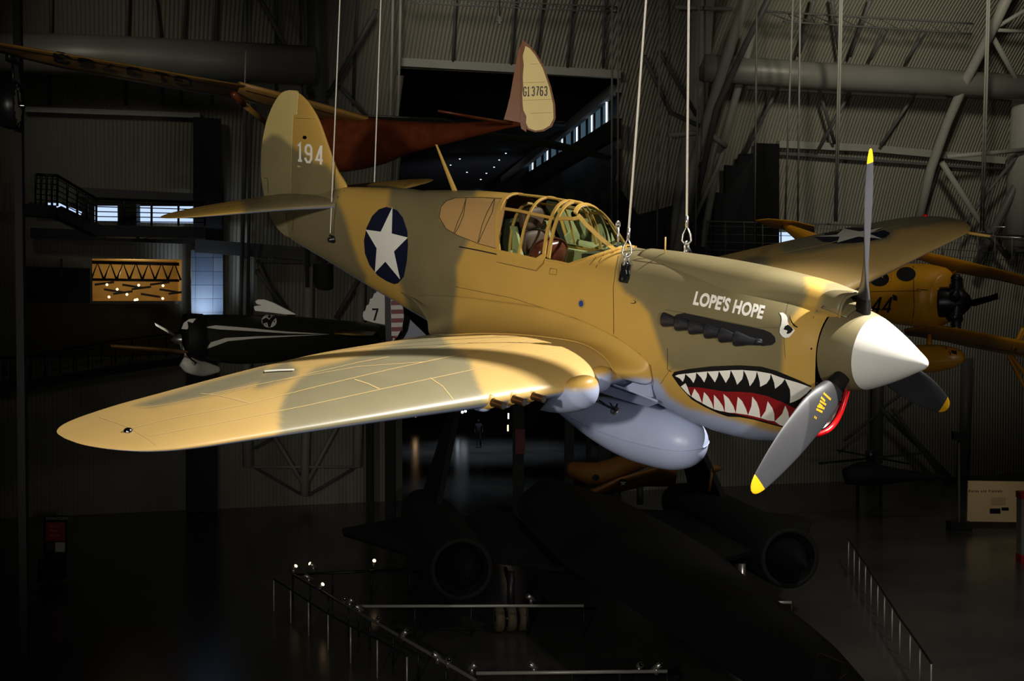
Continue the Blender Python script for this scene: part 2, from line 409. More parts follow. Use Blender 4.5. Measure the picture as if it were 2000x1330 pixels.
for t in UP: decal(skin, Z4(t), WHITE_, T_BODY, .004, mirror=True)
LO = [[(160, 340), (208, 305), (230, 350), (262, 440), (225, 410)], [(268, 442), (300, 362), (345, 420), (378, 508), (320, 480)],
      [(380, 512), (398, 396), (440, 440), (480, 510), (496, 570), (440, 545)], [(500, 572), (500, 424), (550, 480), (590, 540), (608, 596), (560, 590)],
      [(612, 598), (612, 520), (597, 415), (650, 460), (700, 540), (722, 610), (660, 608)], [(724, 612), (745, 445), (790, 490), (830, 570), (848, 630), (790, 622)],
      [(850, 632), (885, 540), (893, 442), (940, 500), (965, 570), (978, 662), (910, 645)], [(980, 662), (1030, 590), (1052, 490), (1100, 560), (1120, 620), (1122, 695), (1050, 685)],
      [(1124, 698), (1200, 620), (1232, 535), (1262, 600), (1268, 640), (1290, 765), (1180, 735)]]
for t in LO: decal(skin, Z4(t), WHITE_, T_BODY, .0045, mirror=True)
# eye
eye = [(1615, 340), (1660, 338), (1700, 365), (1722, 405), (1725, 460), (1745, 505), (1800, 545), (1820, 570), (1790, 610), (1740, 660), (1690, 668), (1650, 645), (1620, 600), (1622, 545), (1640, 490), (1648, 430), (1640, 380)]
big = [(x+(x-1700)*.03-6, y+(y-500)*.02) for x, y in eye]
decal(skin, Z3(big), BLACK_, T_BODY, .002, 5, True); decal(skin, Z3(eye), WHITE_, T_BODY, .003, 5, True)
decal(skin, Z3([(1730, 495), (1775, 530), (1798, 560), (1765, 600), (1730, 616), (1708, 608), (1725, 575), (1700, 565), (1672, 558), (1690, 515)]), BLACK_, T_BODY, .004, 5, True)
decal(skin, Z3([(1745, 365), (1765, 420), (1790, 470), (1835, 512), (1858, 520), (1845, 535), (1805, 515), (1770, 470), (1750, 415)]), BLACK_, T_BODY, .003, 5, True)
# national star on the body: ring of blue with a white star
scen = hit(754.5, 480, T_BODY)[0]
def star_px(cx, cy, a, b, rot=0, k=.40, skew=0): return None
S_OUT = [(755, 404), (775, 410), (787, 425), (796, 452), (797, 480), (795, 510), (789, 540), (778, 553), (770, 555), (755, 549), (738, 538), (722, 518), (713, 495), (711, 470), (716, 445), (727, 422), (740, 409)]
decal(skin, S_OUT, NAVY_, T_BODY, .002, 8, True)
STAR = [(767, 404.5), (765.5, 456), (797, 464), (770, 491), (782, 546), (753, 511), (732.5, 533), (736, 485), (714.5, 448.5), (744, 452.5)]
decal(skin, STAR, WHITE_, T_BODY, .003, 6, True)
# ---- lettering: each glyph is a set of strokes in a unit box
def arc(cx, cy, rx, ry, a0, a1, n=9): return [(cx+rx*math.cos(math.radians(a0+(a1-a0)*k/n)), cy+ry*math.sin(math.radians(a0+(a1-a0)*k/n))) for k in range(n+1)]
G = {'L': [[(0, 1), (0, 0), (.8, 0)]], 'E': [[(.8, 1), (0, 1), (0, 0), (.8, 0)], [(0, .52), (.65, .52)]], 'H': [[(0, 0), (0, 1)], [(.9, 0), (.9, 1)], [(0, .5), (.9, .5)]],
     'O': [[(.2, 0), (0, .15), (0, .85), (.2, 1), (.7, 1), (.9, .85), (.9, .15), (.7, 0), (.2, 0)]],
     'P': [[(0, 0), (0, 1), (.65, 1), (.88, .88), (.88, .6), (.65, .48), (0, .48)]],
     'S': [[(.9, .75), (.88, .9), (.7, 1), (.2, 1), (.02, .88), (.02, .68), (.2, .57), (.7, .43), (.9, .3), (.9, .12), (.7, 0), (.2, 0), (0, .12), (0, .27)]],
     "'": [[(.1, 1.02), (0, .8)]], '1': [[(-.05, .86), (.25, 1), (.25, 0)], [(-.1, 0), (.6, 0)]],
     '9': [[(.85, .55), (.7, .48), (.25, .48), (0, .62), (0, .86), (.25, 1), (.6, 1), (.85, .84), (.85, .2), (.6, 0), (.25, 0), (0, .16), (0, .25)]],
     '4': [[(.95, .22), (0, .22), (.62, 1), (.68, 1), (.68, -.04)]], 'G': [[(.85, .78), (.8, .9), (.62, 1), (.2, 1), (0, .85), (0, .15), (.2, 0), (.65, 0), (.85, .15), (.85, .45), (.45, .45)]],
     '3': [[(0, .82), (.2, 1), (.6, 1), (.8, .85), (.8, .65), (.6, .53), (.3, .53)], [(.6, .53), (.8, .4), (.8, .15), (.6, 0), (.2, 0), (0, .18)]],
     '7': [[(0, 1), (.8, 1), (.3, 0)]], '6': [[(.8, .85), (.6, 1), (.2, 1), (0, .85), (0, .15), (.2, 0), (.6, 0), (.8, .15), (.8, .42), (.6, .55), (0, .55)]],
     'I': [[(.1, 0), (.1, 1)]]}
def stroke_quads(pts, w_):
    P = [np.array(p, float) for p in pts]; closed = np.hypot(*(P[0]-P[-1])) < 1e-6; n = len(P); nr = []
    for a, b in zip(P[:-1], P[1:]): d = (b-a)/np.hypot(*(b-a)); nr.append(np.array((-d[1], d[0])))
    L_, R_ = [], []
    for i in range(n):
        if 0 < i < n-1: a, b = nr[i-1], nr[i]
        elif closed: a, b = nr[-1], nr[0]
        else: a = b = nr[0] if i == 0 else nr[-1]
        m = a+b; m /= np.hypot(*m); k = w_/2/max(.45, m @ a); L_.append(P[i]+m*k); R_.append(P[i]-m*k)
    return [[tuple(L_[i]), tuple(L_[i+1]), tuple(R_[i+1]), tuple(R_[i])] for i in range(n-1)]
def letters(text, org, ux, uy, adv, w_):
    """quads of a line of writing; org = lower left, ux / uy = vectors of one glyph's width / height"""
    out = []; org, ux, uy = map(lambda q: np.array(q, float), (org, ux, uy)); x = 0
    lx, ly = np.hypot(*ux), np.hypot(*uy)
    for ch in text:
        if ch == ' ': x += .75*adv; continue
        for s in G[ch]:
            P = [np.array((p[0]*lx, p[1]*ly)) for p in s]
            for q in stroke_quads(P, w_):
                out.append([tuple(org+ux*(x+p[0]/lx)+uy*(p[1]/ly)) for p in q])
        x += (.52 if ch in "'I" else adv)
    return out
def font_decal(mb, body, org, ux, uy, mat, tree, off=.004, bold=.03, sp=1.0, step=9):
    """lettering from the built-in face, made bold, laid on the skin; ux / uy = picture vectors of one em"""
    cu = bpy.data.curves.new('lettering', 'FONT'); cu.body = body; cu.size = 1; cu.offset = bold; cu.space_character = sp; cu.resolution_u = 5
    to = bpy.data.objects.new('lettering', cu); COL.objects.link(to); dg = bpy.context.evaluated_depsgraph_get(); me = bpy.data.meshes.new_from_object(to.evaluated_get(dg)); bpy.data.objects.remove(to); bpy.data.curves.remove(cu)
    V, F = [], []
    for v in me.vertices:
        x, y = v.co.x, v.co.y; px, py = org[0]+ux[0]*x+uy[0]*y, org[1]+ux[1]*x+uy[1]*y; r = ray_a(px, py); h = tree.ray_cast(EYE_A, r)
        n = h[1]; n = -n if n.dot(r) > 0 else n; V.append(tuple(h[0]+n*off))
    for p in me.polygons: F.append(tuple(p.vertices))
    mb.add(V, F, mat); bpy.data.meshes.remove(me)
font_decal(skin, "LOPE'S HOPE", (1353, 593.5), (22.6, 4.8), (9.0, -34), WHITE_, T_BODY, .005, .04, 1.04)
# ---- rear quarter panels behind the cockpit, painted over, with two ribs each
RQ = [(858, 424), (862, 404), (872, 393), (890, 387), (940, 386), (990, 389), (985, 420), (978, 455), (972, 486), (935, 476), (895, 460), (872, 447)]
decal(skin, RQ, DULL_, T_BODY, .003, 8, True)
for a in ([(911, 387), (906, 420), (898, 440), (889, 456)], [(967, 389), (962, 415), (950, 440), (935, 474)], [(911, 387), (903, 415), (894, 435), (887, 455)], [(966, 389), (952, 415), (942, 440), (934, 474)],
          RQ+[RQ[0]]):
    ribbon(skin, a, 1.3, LINE_, T_BODY, .005, 6, True)
ribbon(skin, [(897, 482), (935, 489), (972, 497)], 2.4, DARK_, T_BODY, .004, 8, True)
# ---- panel gaps
for a, wd in (([(974, 500), (971, 512), (1048, 529), (1062, 514), (1064, 500)], 1.2), ([(1236, 508), (1300, 517), (1360, 530), (1430, 543), (1500, 562), (1520, 568)], 1.3),
              ([(1056, 600), (1125, 622), (1202, 658), (1249, 691), (1271, 715)], 1.2), ([(1198, 560), (1199, 620), (1199, 652)], 1.2), ([(1208, 500), (1202, 530), (1198, 560)], 1),
              ([(1304, 680), (1304, 722), (1312, 726)], 1.2), ([(1271, 715), (1276, 745), (1274, 765)], 1), ([(673, 372), (660, 385), (656, 402), (653, 430), (652, 460)], 1.2),
              ([(578, 405), (573, 430), (571, 450)], 1), ([(585, 611), (640, 620)], .1), ([(1180, 496), (1172, 508), (1164, 523)], 1.2), ([(1168, 498), (1158, 510), (1152, 518)], 1),
              ([(1075, 524), (1088, 526), (1087, 537), (1073, 535), (1075, 524)], 1), ([(890, 560), (1000, 582), (1056, 600)], .8), ([(1300, 605), (1340, 612), (1480, 640), (1520, 640)], .8),
              ([(1310, 720), (1290, 750)], .8), ([(1540, 585), (1530, 640), (1534, 700)], .7), ([(1588, 622), (1596, 606)], 1), ([(1236, 508), (1244, 506), (1299, 501)], .9)):
    ribbon(skin, a, wd, LINE_, T_BODY, .002)
# little round details
decal(skin, disc_px(1135.5, 593, 6.5, 8.5), LINE_, T_BODY, .002, 9); decal(skin, disc_px(1135.5, 593, 6, 8), TAN_, T_BODY, .003, 9); decal(skin, disc_px(1135.5, 593, 4.6, 6.4), 13, T_BODY, .005, 9)
decal(skin, disc_px(1237, 590, 6, 3.6), LINE_, T_BODY, .003, 9); decal(skin, disc_px(1236, 589.5, 4.6, 2.5), TAN_, T_BODY, .005, 9)
decal(skin, disc_px(1585, 681, 1.6, 2.2), CHROME_, T_BODY, .005, 9)
for k in range(2):
    for j in range(7): decal(skin, disc_px((884+j*2.6, 858+j*2.6)[k], (607.5, 640)[k]+j*.1, .7, 1.4, 6), LINE_, T_BODY, .003, 9)
fus = skin.build('fuselage', FM, fighter)
# camouflage of the body
O_BODY = [[(480, 262), (511, 278), (530, 262), (545, 264), (570, 285), (592, 300), (615, 318), (640, 322), (655, 345), (663, 372), (660, 392), (672, 420), (686, 468), (700, 510), (716, 540), (705, 575), (480, 560)],
          [(765, 355), (758, 400), (775, 440), (775, 540), (783, 560), (795, 595), (838, 690), (885, 660), (888, 600), (893, 560), (892, 520), (905, 490), (915, 470), (905, 440), (860, 430), (862, 405), (890, 390), (928, 385), (932, 360)],
          [(1236, 465), (1213, 492), (1205, 520), (1206, 548), (1222, 572), (1250, 590), (1268, 612), (1283, 660), (1297, 700), (1312, 724), (1420, 730), (1527, 730), (1529, 690), (1531, 655), (1545, 622), (1566, 598), (1578, 580), (1576, 560), (1572, 520), (1400, 480)],
          [(1612, 520), (1607, 575), (1600, 592), (1592, 610), (1700, 618), (1700, 540)]]
B_BODY = [[(1150, 748), (1200, 742), (1240, 735), (1285, 742), (1305, 775), (1340, 797), (1400, 812), (1450, 826), (1500, 842), (1560, 852), (1640, 862), (1640, 1050), (1100, 1050)]]
def paint_camo(o, olive, blue, soft=7, mirror=True, extra=None):
    me = o.data; V = np.empty(len(me.vertices)*3); me.vertices.foreach_get('co', V); V = V.reshape(-1, 3)
    set_attr(me, 'olive', mask(V, olive, soft, mirror))
    b = mask(V, blue, soft+1, mirror) if blue else np.zeros(len(V))
    if extra is not None: b = np.maximum(b, extra(V))
    set_attr(me, 'belly', b)
def aft_belly(V):
    zb = np.interp(V[:, 0], [a[0] for a in BODY], [a[2] for a in BODY]); w_ = np.interp(V[:, 0], [a[0] for a in BODY], [a[3] for a in BODY])
    return np.where(V[:, 0] > 4.6, np.clip((zb+.10*w_/.4-V[:, 2])/.03+.5, 0, 1), 0)
paint_camo(fus, O_BODY, B_BODY, 7, True, aft_belly)
# ---- canopy: glass, frames, cockpit
gm = MB(); used = sorted(set(gl_faces.ravel().tolist())); idx = {a: i for i, a in enumerate(used)}
gm.v = [tuple(VA[a]) for a in used]; gm.f = [tuple(idx[i] for i in f) for f in gl_faces.tolist()]; gm.m = [0]*len(gm.f)
fr = MB()
for pts, wd in (([(985, 408), (1012, 412), (1039, 418), (1083, 427)], 5), ([(1092, 428), (1106, 427), (1120, 428), (1130, 426)], 6),
                ([(1129, 421), (1136, 428), (1143, 437), (1167, 460), (1202, 490)], 8), ([(1066, 507), (1090, 512), (1112, 517), (1155, 503), (1200, 489), (1232, 480)], 4)):
    frame_bar(fr, pts, wd, T_BODY)
def hoop(base, top, wd, th=None, h=.014):
    """arched frame following the canopy section; base and top are points of its centre line"""
    b_, t_ = hit(*base, T_BODY)[0], on_plane(*top, (0, 1, 0), 0); zt = t_.z; rows = []
    def at_(th_):
        x = t_.x
        for _ in range(12): p = body_pt(x, abs(th_)); x = t_.x+(b_.x-t_.x)*(zt-p[2])/(zt-b_.z)
        return x
    if th is None:
        th = 1.0
        for q in np.linspace(.3, 1.8, 120):
            if body_pt(at_(q), q)[2] < b_.z: th = q; break
    for q in np.linspace(-th, th, 49):
        x = at_(q); row = []
        for dx, o in ((-wd/2, -.004), (-wd/2, h), (wd/2, h), (wd/2, -.004)):
            p = body_pt(x+dx, abs(q)); r_ = math.hypot(p[1], p[2]); c_ = Vector((0, p[1], p[2]-.05)).normalized(); s = -1 if q < 0 else 1
            row.append((p[0], s*(p[1]+c_.y*o), p[2]+c_.z*o))
        rows.append(row)
    fr.grid(rows, 0, cv=True)
hoop((975, 498), (1004, 381), .055); hoop((1015, 496), (1068, 386.5), .028); hoop((1063, 497), (1109, 393.5), .036); hoop((1072, 503), (1121, 395.5), .036); hoop((1122, 427), (1141, 399.5), .045, .17)
fr.tube([(x, 0, z+.004) for x, z in ((4.70, .9), (4.45, .906), (4.2, .908), (4.0, .903), (3.8, .893))], .012, n=8)
hood = MB(); decal(fr, [(971, 511), (975, 486), (981, 489), (1015, 496), (1049, 504), (1063, 495), (1070, 498), (1062, 514), (1048, 528)], 0, T_BODY, .016, 8, True)
ho = fr.build('canopy_frame', [M['tan']], fighter, smooth=False)
gm.build('canopy_glass', [M['glass']], ho)
ck = MB()   # tub
ck.box((3.98, 0, -.12), (1.35, .80, .02)); ck.box((3.98, .40, .06), (1.35, .02, .36)); ck.box((3.98, -.40, .06), (1.35, .02, .36)); ck.box((4.66, 0, .28), (.02, .56, .8), 1); ck.box((3.36, 0, .05), (.02, .76, .4), 1)
ck.box((3.62, .28, .20), (.34, .12, .16)); ck.box((3.62, -.28, .20), (.34, .12, .16)); ck.box((3.52, 0, .34), (.10, .5, .26), 1); ck.box((4.52, .0, .22), (.03, .62, .34)); ck.box((4.0, -.30, .24), (.9, .05, .22)); ck.box((4.1, .33, .1), (.5, .12, .2)); ck.box((4.1, -.33, .1), (.5, .12, .2))
ck.prism([(4.6, -.1), (4.25, -.1), (4.40, .22), (4.52, .62), (4.6, .62)], .20, .23, lambda x, z, y: (x, y, z)); ck.prism([(4.6, -.1), (4.25, -.1), (4.40, .22), (4.52, .62), (4.6, .62)], -.23, -.20, lambda x, z, y: (x, y, z))
ck.build('cockpit_tub', [M['cockpit'], M['cockpit_dark']], fighter, smooth=False)
def cushion(c, d, n=3.0, tilt=0, N1=20, N2=28):
    P = []
    for i in range(N1+1):
        ph = math.pi*i/N1-math.pi/2; row = []
        for j in range(N2):
            t = 2*math.pi*j/N2; f = lambda q: math.copysign(abs(q)**(2/n), q)
            p = Vector((f(math.cos(ph))*f(math.cos(t))*d[0]/2, f(math.cos(ph))*f(math.sin(t))*d[1]/2, f(math.sin(ph))*d[2]/2))
            row.append(tuple(Matrix.Rotation(tilt, 3, 'Y') @ p+Vector(c)))
        P.append(row)
    return P
st = MB(); st.grid(cushion((4.50, .02, .68), (.12, .30, .22), 3.5, .12), cv=True); st.grid(cushion((4.47, .02, .44), (.13, .33, .25), 3.5, .12), cv=True)
st.build('headrest', [M['pad']], fighter)
st = MB(); st.grid(cushion((4.19, .10, .33), (.24, .46, .42), 2.6, -.35), cv=True); st.grid(cushion((4.22, .05, .06), (.42, .44, .2), 3.2), cv=True)
st.build('seat', [M['leather']], fighter)
# hoop of the roll frame behind the seat
hp = MB()
for yy in (1,): hp.tube([(4.58, .26*math.sin(a), .30+.52*math.cos(a)) for a in np.linspace(-1.75, 1.75, 17)], .018, n=8)
hp.build('roll_hoop', [M['tan']], fighter)
# ---- spinner
def spin_r(x):
    return float(smooth_interp([(0, 0), (.004, .020), (.016, .038), (.04, .056), (.10, .093), (.20, .154), (.35, .236), (.50, .305), (.60, .335), (.70, .352), (.80, .360)], x)[0])
def lathe_x(mb, prof, m=0, n=72, c=(0, 0)):
    mb.grid([[(x, c[0]+r*math.sin(2*math.pi*k/n), c[1]+r*math.cos(2*math.pi*k/n)) for k in range(n)] for x, r in prof], m, cv=True)
sp = MB(); lathe_x(sp, [(x, spin_r(x)) for x in [0, .002, .008, .018, .03, .05]+list(np.linspace(.08, .5, 22))], 0)
lathe_x(sp, [(x, spin_r(x)) for x in np.linspace(.5, .79, 14)]+[(.792, .345), (.792, .0)], 1)
sp.build('spinner', [M['white'], M['olive']], fighter, angle=50)
# ---- three blades
def blade(psi, name='propeller_blade'):
    mb = MB(); er = Vector((0, math.sin(psi), math.cos(psi))); et = Vector((0, math.cos(psi), -math.sin(psi))); ex = Vector((1, 0, 0))
    #        r,  chord, thick, pitch, sweep
    TB = [(.22, .13, .125, 62), (.36, .14, .12, 60), (.46, .19, .085, 54), (.60, .250, .055, 47), (.80, .280, .040, 40), (1.05, .275, .030, 34), (1.30, .238, .022, 29), (1.48, .185, .016, 27), (1.545, .160, .013, 26.5),
          (1.60, .125, .010, 26), (1.64, .080, .008, 26), (1.657, .035, .005, 26)]
    rows = []; RS = list(np.linspace(.22, 1.545, 30))+[1.57, 1.60, 1.62, 1.64, 1.65, 1.657]
    for r in RS:
        c, t, b = smooth_interp(TB, r); be = math.radians(b-11*min(1, max(0, (r-.3)/.3)))
        cv = et*math.cos(be)-ex*math.sin(be); nv = et*math.sin(be)+ex*math.cos(be)
        row = []
        for k in range(28):
            a = 2*math.pi*k/28; u = math.cos(a); q = math.sin(a)
            row.append(tuple(er*r+ex*.60+cv*(u*c/2)+nv*(q*t/2*(1-.25*u))))
        rows.append(row)
    mb.grid(rows[:6], 2, cv=True); mb.grid(rows[5:30], 0, cv=True); mb.grid(rows[29:], 1, cv=True)
    mb.f.append(tuple(range(len(mb.v)-28, len(mb.v)))); mb.m.append(1)
    if abs(psi-2*math.pi/3) < .1:   # yellow stencil lines on the lower left blade
        tr = bvh_of(mb)
        for li, (x0, y0, x1, y1, nn) in enumerate([(1609, 766, 1623, 779, 8), (1604, 774, 1612, 782, 5), (1602, 781, 1614, 789, 6), (1600, 787, 1607, 793, 4), (1597, 791, 1611, 796, 7), (1595, 797, 1607, 803, 6), (1591, 812, 1596, 816, 2)]):
            for k in range(nn):
                x = x0+(x1-x0)*k/nn; y = y0+(y1-y0)*k/nn
                decal(mb, [(x, y), (x+1.6, y+.9), (x+.2, y+5), (x-1.4, y+4.1)], 1, tr, .002, 9)
    return mb.build(name, [M['blade'], M['yellow'], M['black']], fighter, angle=60)
for k in range(3): blade(.00355+k*2*math.pi/3)
# dark ring where each blade leaves the spinner
# ---- carburettor scoop on top of the cowling
sc_ = MB(); rows = []
SC = [(.70, .185, .105, .470), (.76, .20, .115, .478), (.9, .205, .118, .505), (1.1, .20, .11, .530), (1.4, .19, .10, .552), (1.8, .17, .08, .566), (2.2, .13, .06, .570), (2.6, .08, .035, .566), (2.95, .03, .02, .555)]
for x in np.linspace(.70, 2.95, 60):
    hw, hh, ztop = smooth_interp(SC, x); bt = smooth_interp(BODY, max(.8, x)); row = []
    for k in range(31):
        q = min(1, max(0, (x-.85)/1.1)); q = q*q*(3-2*q); u = -1+2*k/30; y = u*(hw*1.02+.13*q)
        base = bt[3]+(bt[0]-bt[3])*max(0, 1-(abs(y)/bt[2])**2.15)**(1/2.15)-.02
        if x < .8: base = math.sqrt(max(.0, .37**2-y*y))-.01
        prof = (1-q)*(max(0, 1-abs(u)**3.2))**.6+q*(1-min(1, abs(u))**2.4)**1.1
        row.append((x, y, max(base, base+(ztop-base)*prof)))
    rows.append(row)
sc_.grid(rows); T_SC = bvh_of(sc_)
# rolled lip and dark mouth
lipz = [rows[0][k] for k in range(31)]
sc_.tube([(x+.004, y, z-.006) for x, y, z in lipz], .011, 0, 8)
sc_.grid([[(x+.02, y*.94, z-.014) for x, y, z in lipz], [(x+.30, y*.8, z-.05) for x, y, z in lipz]], 1)
so = sc_.build('carburettor_scoop', [M['camo'], M['dark']], fighter)
sm = so.modifiers.new('shell', 'SOLIDIFY'); sm.thickness = .006; sm.offset = 0
paint_camo(so, O_BODY, None, 7)
# apron under the scoop that runs out over the spinner
ap = MB(); ap.grid([[(x, y, math.sqrt(max(0, (spin_r(min(x, .8))+.018+.05*max(0, x-.66)/.2)**2-y*y))) for y in np.linspace(-.17-.05*(x-.55)/.3, .17+.05*(x-.55)/.3, 17)] for x in np.linspace(.64, .86, 8)])
ao = ap.build('scoop_apron', [M['olive']], fighter); s_ = ao.modifiers.new('shell', 'SOLIDIFY'); s_.thickness = .008
# ---- chin radiator intake: red lip, inner ducts, splitter
ring = [body_pt(.80, th) for th in np.linspace(2.42, math.pi, 40)]; ring = ring+[(x, -y, z) for x, y, z in ring[::-1][1:]]
lp = MB(); lp.tube([(x-.005, y*.985, z+.008) for x, y, z in ring], .024, n=12)
lo_ = lp.build('intake_lip', [M['lipred']], fighter); tag(lo_, 'glossy red lip of the chin intake')
du = MB(); du.grid([[(x+.02, y*.95, z*.96+.0) for x, y, z in ring], [(x+.45, y*.9, z*.92) for x, y, z in ring]], 0)
du.box((1.28, 0, -.52), (.02, .56, .42), 1)
du.tube([(1.02, 0, -.36), (1.06, 0, -.62)], .012, 0); du.tube([(1.04, -.27, -.50), (1.06, 0, -.60), (1.04, .27, -.50)], .012, 0)
du.lathe([(0, .13), (.3, .13)], (1.1, .15, -.48), (1, 0, 0), 24, 0); du.lathe([(0, .13), (.3, .13)], (1.1, -.15, -.48), (1, 0, 0), 24, 0)
du.build('intake_duct', [M['steel'], M['dark']], fighter)
# ---- exhaust stubs, six a side, in their slots
def exhaust(p, side):
    mb = MB(); x, y, z = p
    # flared fishtail outlet
    prof = [(-.02, .026, .028), (.05, .031, .036), (.11, .038, .052), (.175, .044, .067), (.183, .042, .065)]
    d = Vector((.97, side*.12, .02)).normalized(); rows = []
    for q, ry, rz in prof: rows.append([(x+d.x*q, y+d.y*q+ry*math.cos(a), z+rz*math.sin(a)) for a in np.linspace(0, 2*math.pi, 20, endpoint=False)])
    rows.append([(x+d.x*.10, y+d.y*.10+.026*math.cos(a), z+.040*math.sin(a)) for a in np.linspace(0, 2*math.pi, 20, endpoint=False)])
    mb.grid(rows, 0, cv=True)
    mb.tube([(x-.06, y-side*.15, z), (x-.06, y-side*.08, z), (x-.045, y-side*.03, z), (x+.0, y-side*.002, z)], [.03, .031, .031, .030], 0, 14)
    return mb.build('exhaust_stub', [M['exhaust']], fighter)
EXP = [(1306, 626), (1333, 634), (1361, 641), (1392, 649), (1421, 657), (1450, 664)]
for side in (1, -1):
    for (px, py) in EXP:
        h_, n_ = hit(px+31, py+3, T_BODY)
        exhaust((h_.x+.02, side*(h_.y+.03), h_.z), side)
# ---- wings
PLAN = [(.25, 2.72, 5.30), (.8, 2.64, 5.2), (1.1, 2.585, 5.15), (1.4, 2.53, 5.10), (1.7, 2.505, 5.05), (2.2, 2.51, 4.97), (3.1, 2.53, 4.70), (3.9, 2.54, 4.39), (4.5, 2.545, 4.14), (4.9, 2.545, 3.97), (5.15, 2.56, 3.84), (5.35, 2.62, 3.72), (5.5, 2.74, 3.60), (5.6, 2.88, 3.48), (5.66, 3.03, 3.35), (5.68, 3.19, 3.20)]
def naca(u, t): return 5*t*(.2969*math.sqrt(max(u, 0))-.1260*u-.3516*u*u+.2843*u**3-.1036*u**4)
def camber(u, m=.02, p=.4): return m/p**2*(2*p*u-u*u) if u < p else m/(1-p)**2*((1-2*p)+2*p*u-u*u)
def wing_mesh(side, raise_=0.0):
    mb = MB(); rows = []; ys = list(np.linspace(.25, 4.9, 90))+list(5.68-.78*np.cos(np.linspace(0, math.pi/2, 40)))[::1]
    ys = sorted(set([round(float(y), 4) for y in list(np.linspace(.25, 4.9, 90))+list(4.9+.779*np.sin(np.linspace(.03, math.pi/2, 40)))]))
    nu = 60
    for y in ys:
        a, b = smooth_interp(PLAN, y); c = max(b-a, .004); t = .155-.065*(y/5.68); tipf = math.sqrt(max(0, 1-max(0, (y-4.7)/.99)**2.2)) if y > 4.7 else 1
        t = t*max(tipf, .12)*(1 if y < 5.5 else 1); z0 = -.545+.104*y+raise_*y/5.68; up, lo2 = [], []
        for k in range(nu+1):
            u = .5*(1-math.cos(math.pi*k/nu)); x = a+u*c; zc = z0-.045*c*u*.35+camber(u)*c*tipf
            up.append((x, side*y, zc+naca(u, t)*c)); lo2.append((x, side*y, zc-naca(u, t)*c))
        rows.append(up[::-1]+lo2[1:])
    mb.grid(rows)
    return mb
wm = wing_mesh(1); T_WING = bvh_of(wm)
for a, wd in (([(250, 838), (330, 818), (480, 790), (620, 755), (760, 722), (900, 692), (1050, 662)], 1.3), ([(290, 852), (450, 822), (600, 792), (760, 757), (1000, 706), (1115, 682)], 1.2),
              ([(410, 770), (560, 740), (700, 708), (760, 697)], 1.2), ([(560, 722), (640, 712), (778, 700)], .1), ([(195, 815), (225, 825), (252, 835), (290, 858), (305, 870)], 1.2),
              ([(392, 769), (420, 771), (455, 779), (487, 787)], 1.3), ([(455, 778), (487, 787)], 2), ([(692, 741), (720, 750), (741, 760)], 1.8), ([(840, 738), (865, 755), (885, 780)], 1.4),
              ([(535, 745), (700, 716), (830, 707)], 1), ([(960, 662), (905, 672), (830, 682)], .9), ([(500, 755), (400, 775), (330, 790), (275, 797)], 1)):
    ribbon(wm, a, wd, SEAM_, T_WING, .002, 9)
ribbon(wm, [(517, 727), (545, 725), (575, 724)], 3, WHITE_, T_WING, .01, 9)
decal(wm, disc_px(250, 842.5, 8, 3.6), LINE_, T_WING, .002, 9)
for i in range(34): decal(wm, disc_px(1045+i % 17*7-(i//17)*5, 664+i % 17*1.3+(i//17)*4, .9, .6, 6), SEAM_, T_WING, .002, 9)
O_WING = [[(545, 860), (546, 800), (558, 770), (583, 740), (618, 718), (668, 706), (700, 695), (730, 685), (780, 668), (850, 640), (866, 662), (885, 680), (905, 690), (917, 702), (922, 720), (935, 750), (950, 785), (948, 850)],
          [(500, 748), (520, 722), (560, 705), (582, 722), (580, 735), (555, 745), (500, 760)], [(260, 792), (300, 780), (400, 748), (520, 715), (515, 745), (400, 775), (300, 795)]]
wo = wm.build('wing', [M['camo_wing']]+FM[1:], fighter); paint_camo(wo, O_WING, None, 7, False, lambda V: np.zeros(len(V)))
def under_blue(o, zf, mirror=True):
    """everything facing down on a flying surface is blue"""
    me = o.data; n = len(me.vertices); N_ = np.empty(n*3); me.vertices.foreach_get('normal', N_); N_ = N_.reshape(-1, 3)
    set_b = np.clip((-N_[:, 2]-zf)/.3+.5, 0, 1); me.attributes['belly'].data.foreach_set('value', set_b.astype(np.float32))
under_blue(wo, .45)
wp = wing_mesh(-1, .05); T_WP = bvh_of(wp)
PST = [(1590, 463), (1600, 454), (1625, 448), (1660, 445), (1700, 445), (1728, 450), (1739, 456), (1730, 464), (1700, 471), (1670, 475), (1635, 476), (1605, 472)]
decal(wp, PST, NAVY_, T_WP, .003, 10)
decal(wp, [(1590, 463), (1635, 459), (1648, 447), (1679, 453), (1724, 445), (1697, 457), (1722, 467), (1676, 463), (1635, 475), (1640, 463)], WHITE_, T_WP, .006, 10)
for a in ([(1500, 500), (1600, 480), (1760, 440)], [(1550, 520), (1700, 478), (1850, 432)], [(1440, 488), (1560, 458), (1640, 438)]): ribbon(wp, a, 1, SEAM_, T_WP, .003)
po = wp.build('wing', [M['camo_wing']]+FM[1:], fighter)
O_PORT = [[(1520, 479), (1560, 464), (1595, 447), (1650, 432), (1720, 415), (1800, 395), (1885, 400), (1880, 432), (1830, 438), (1800, 441), (1745, 450), (1738, 470), (1640, 482), (1585, 493), (1535, 497)],
          [(1450, 500), (1500, 500), (1505, 515), (1470, 530), (1440, 520)]]
paint_camo(po, O_PORT, None, 6, False); under_blue(po, .45)
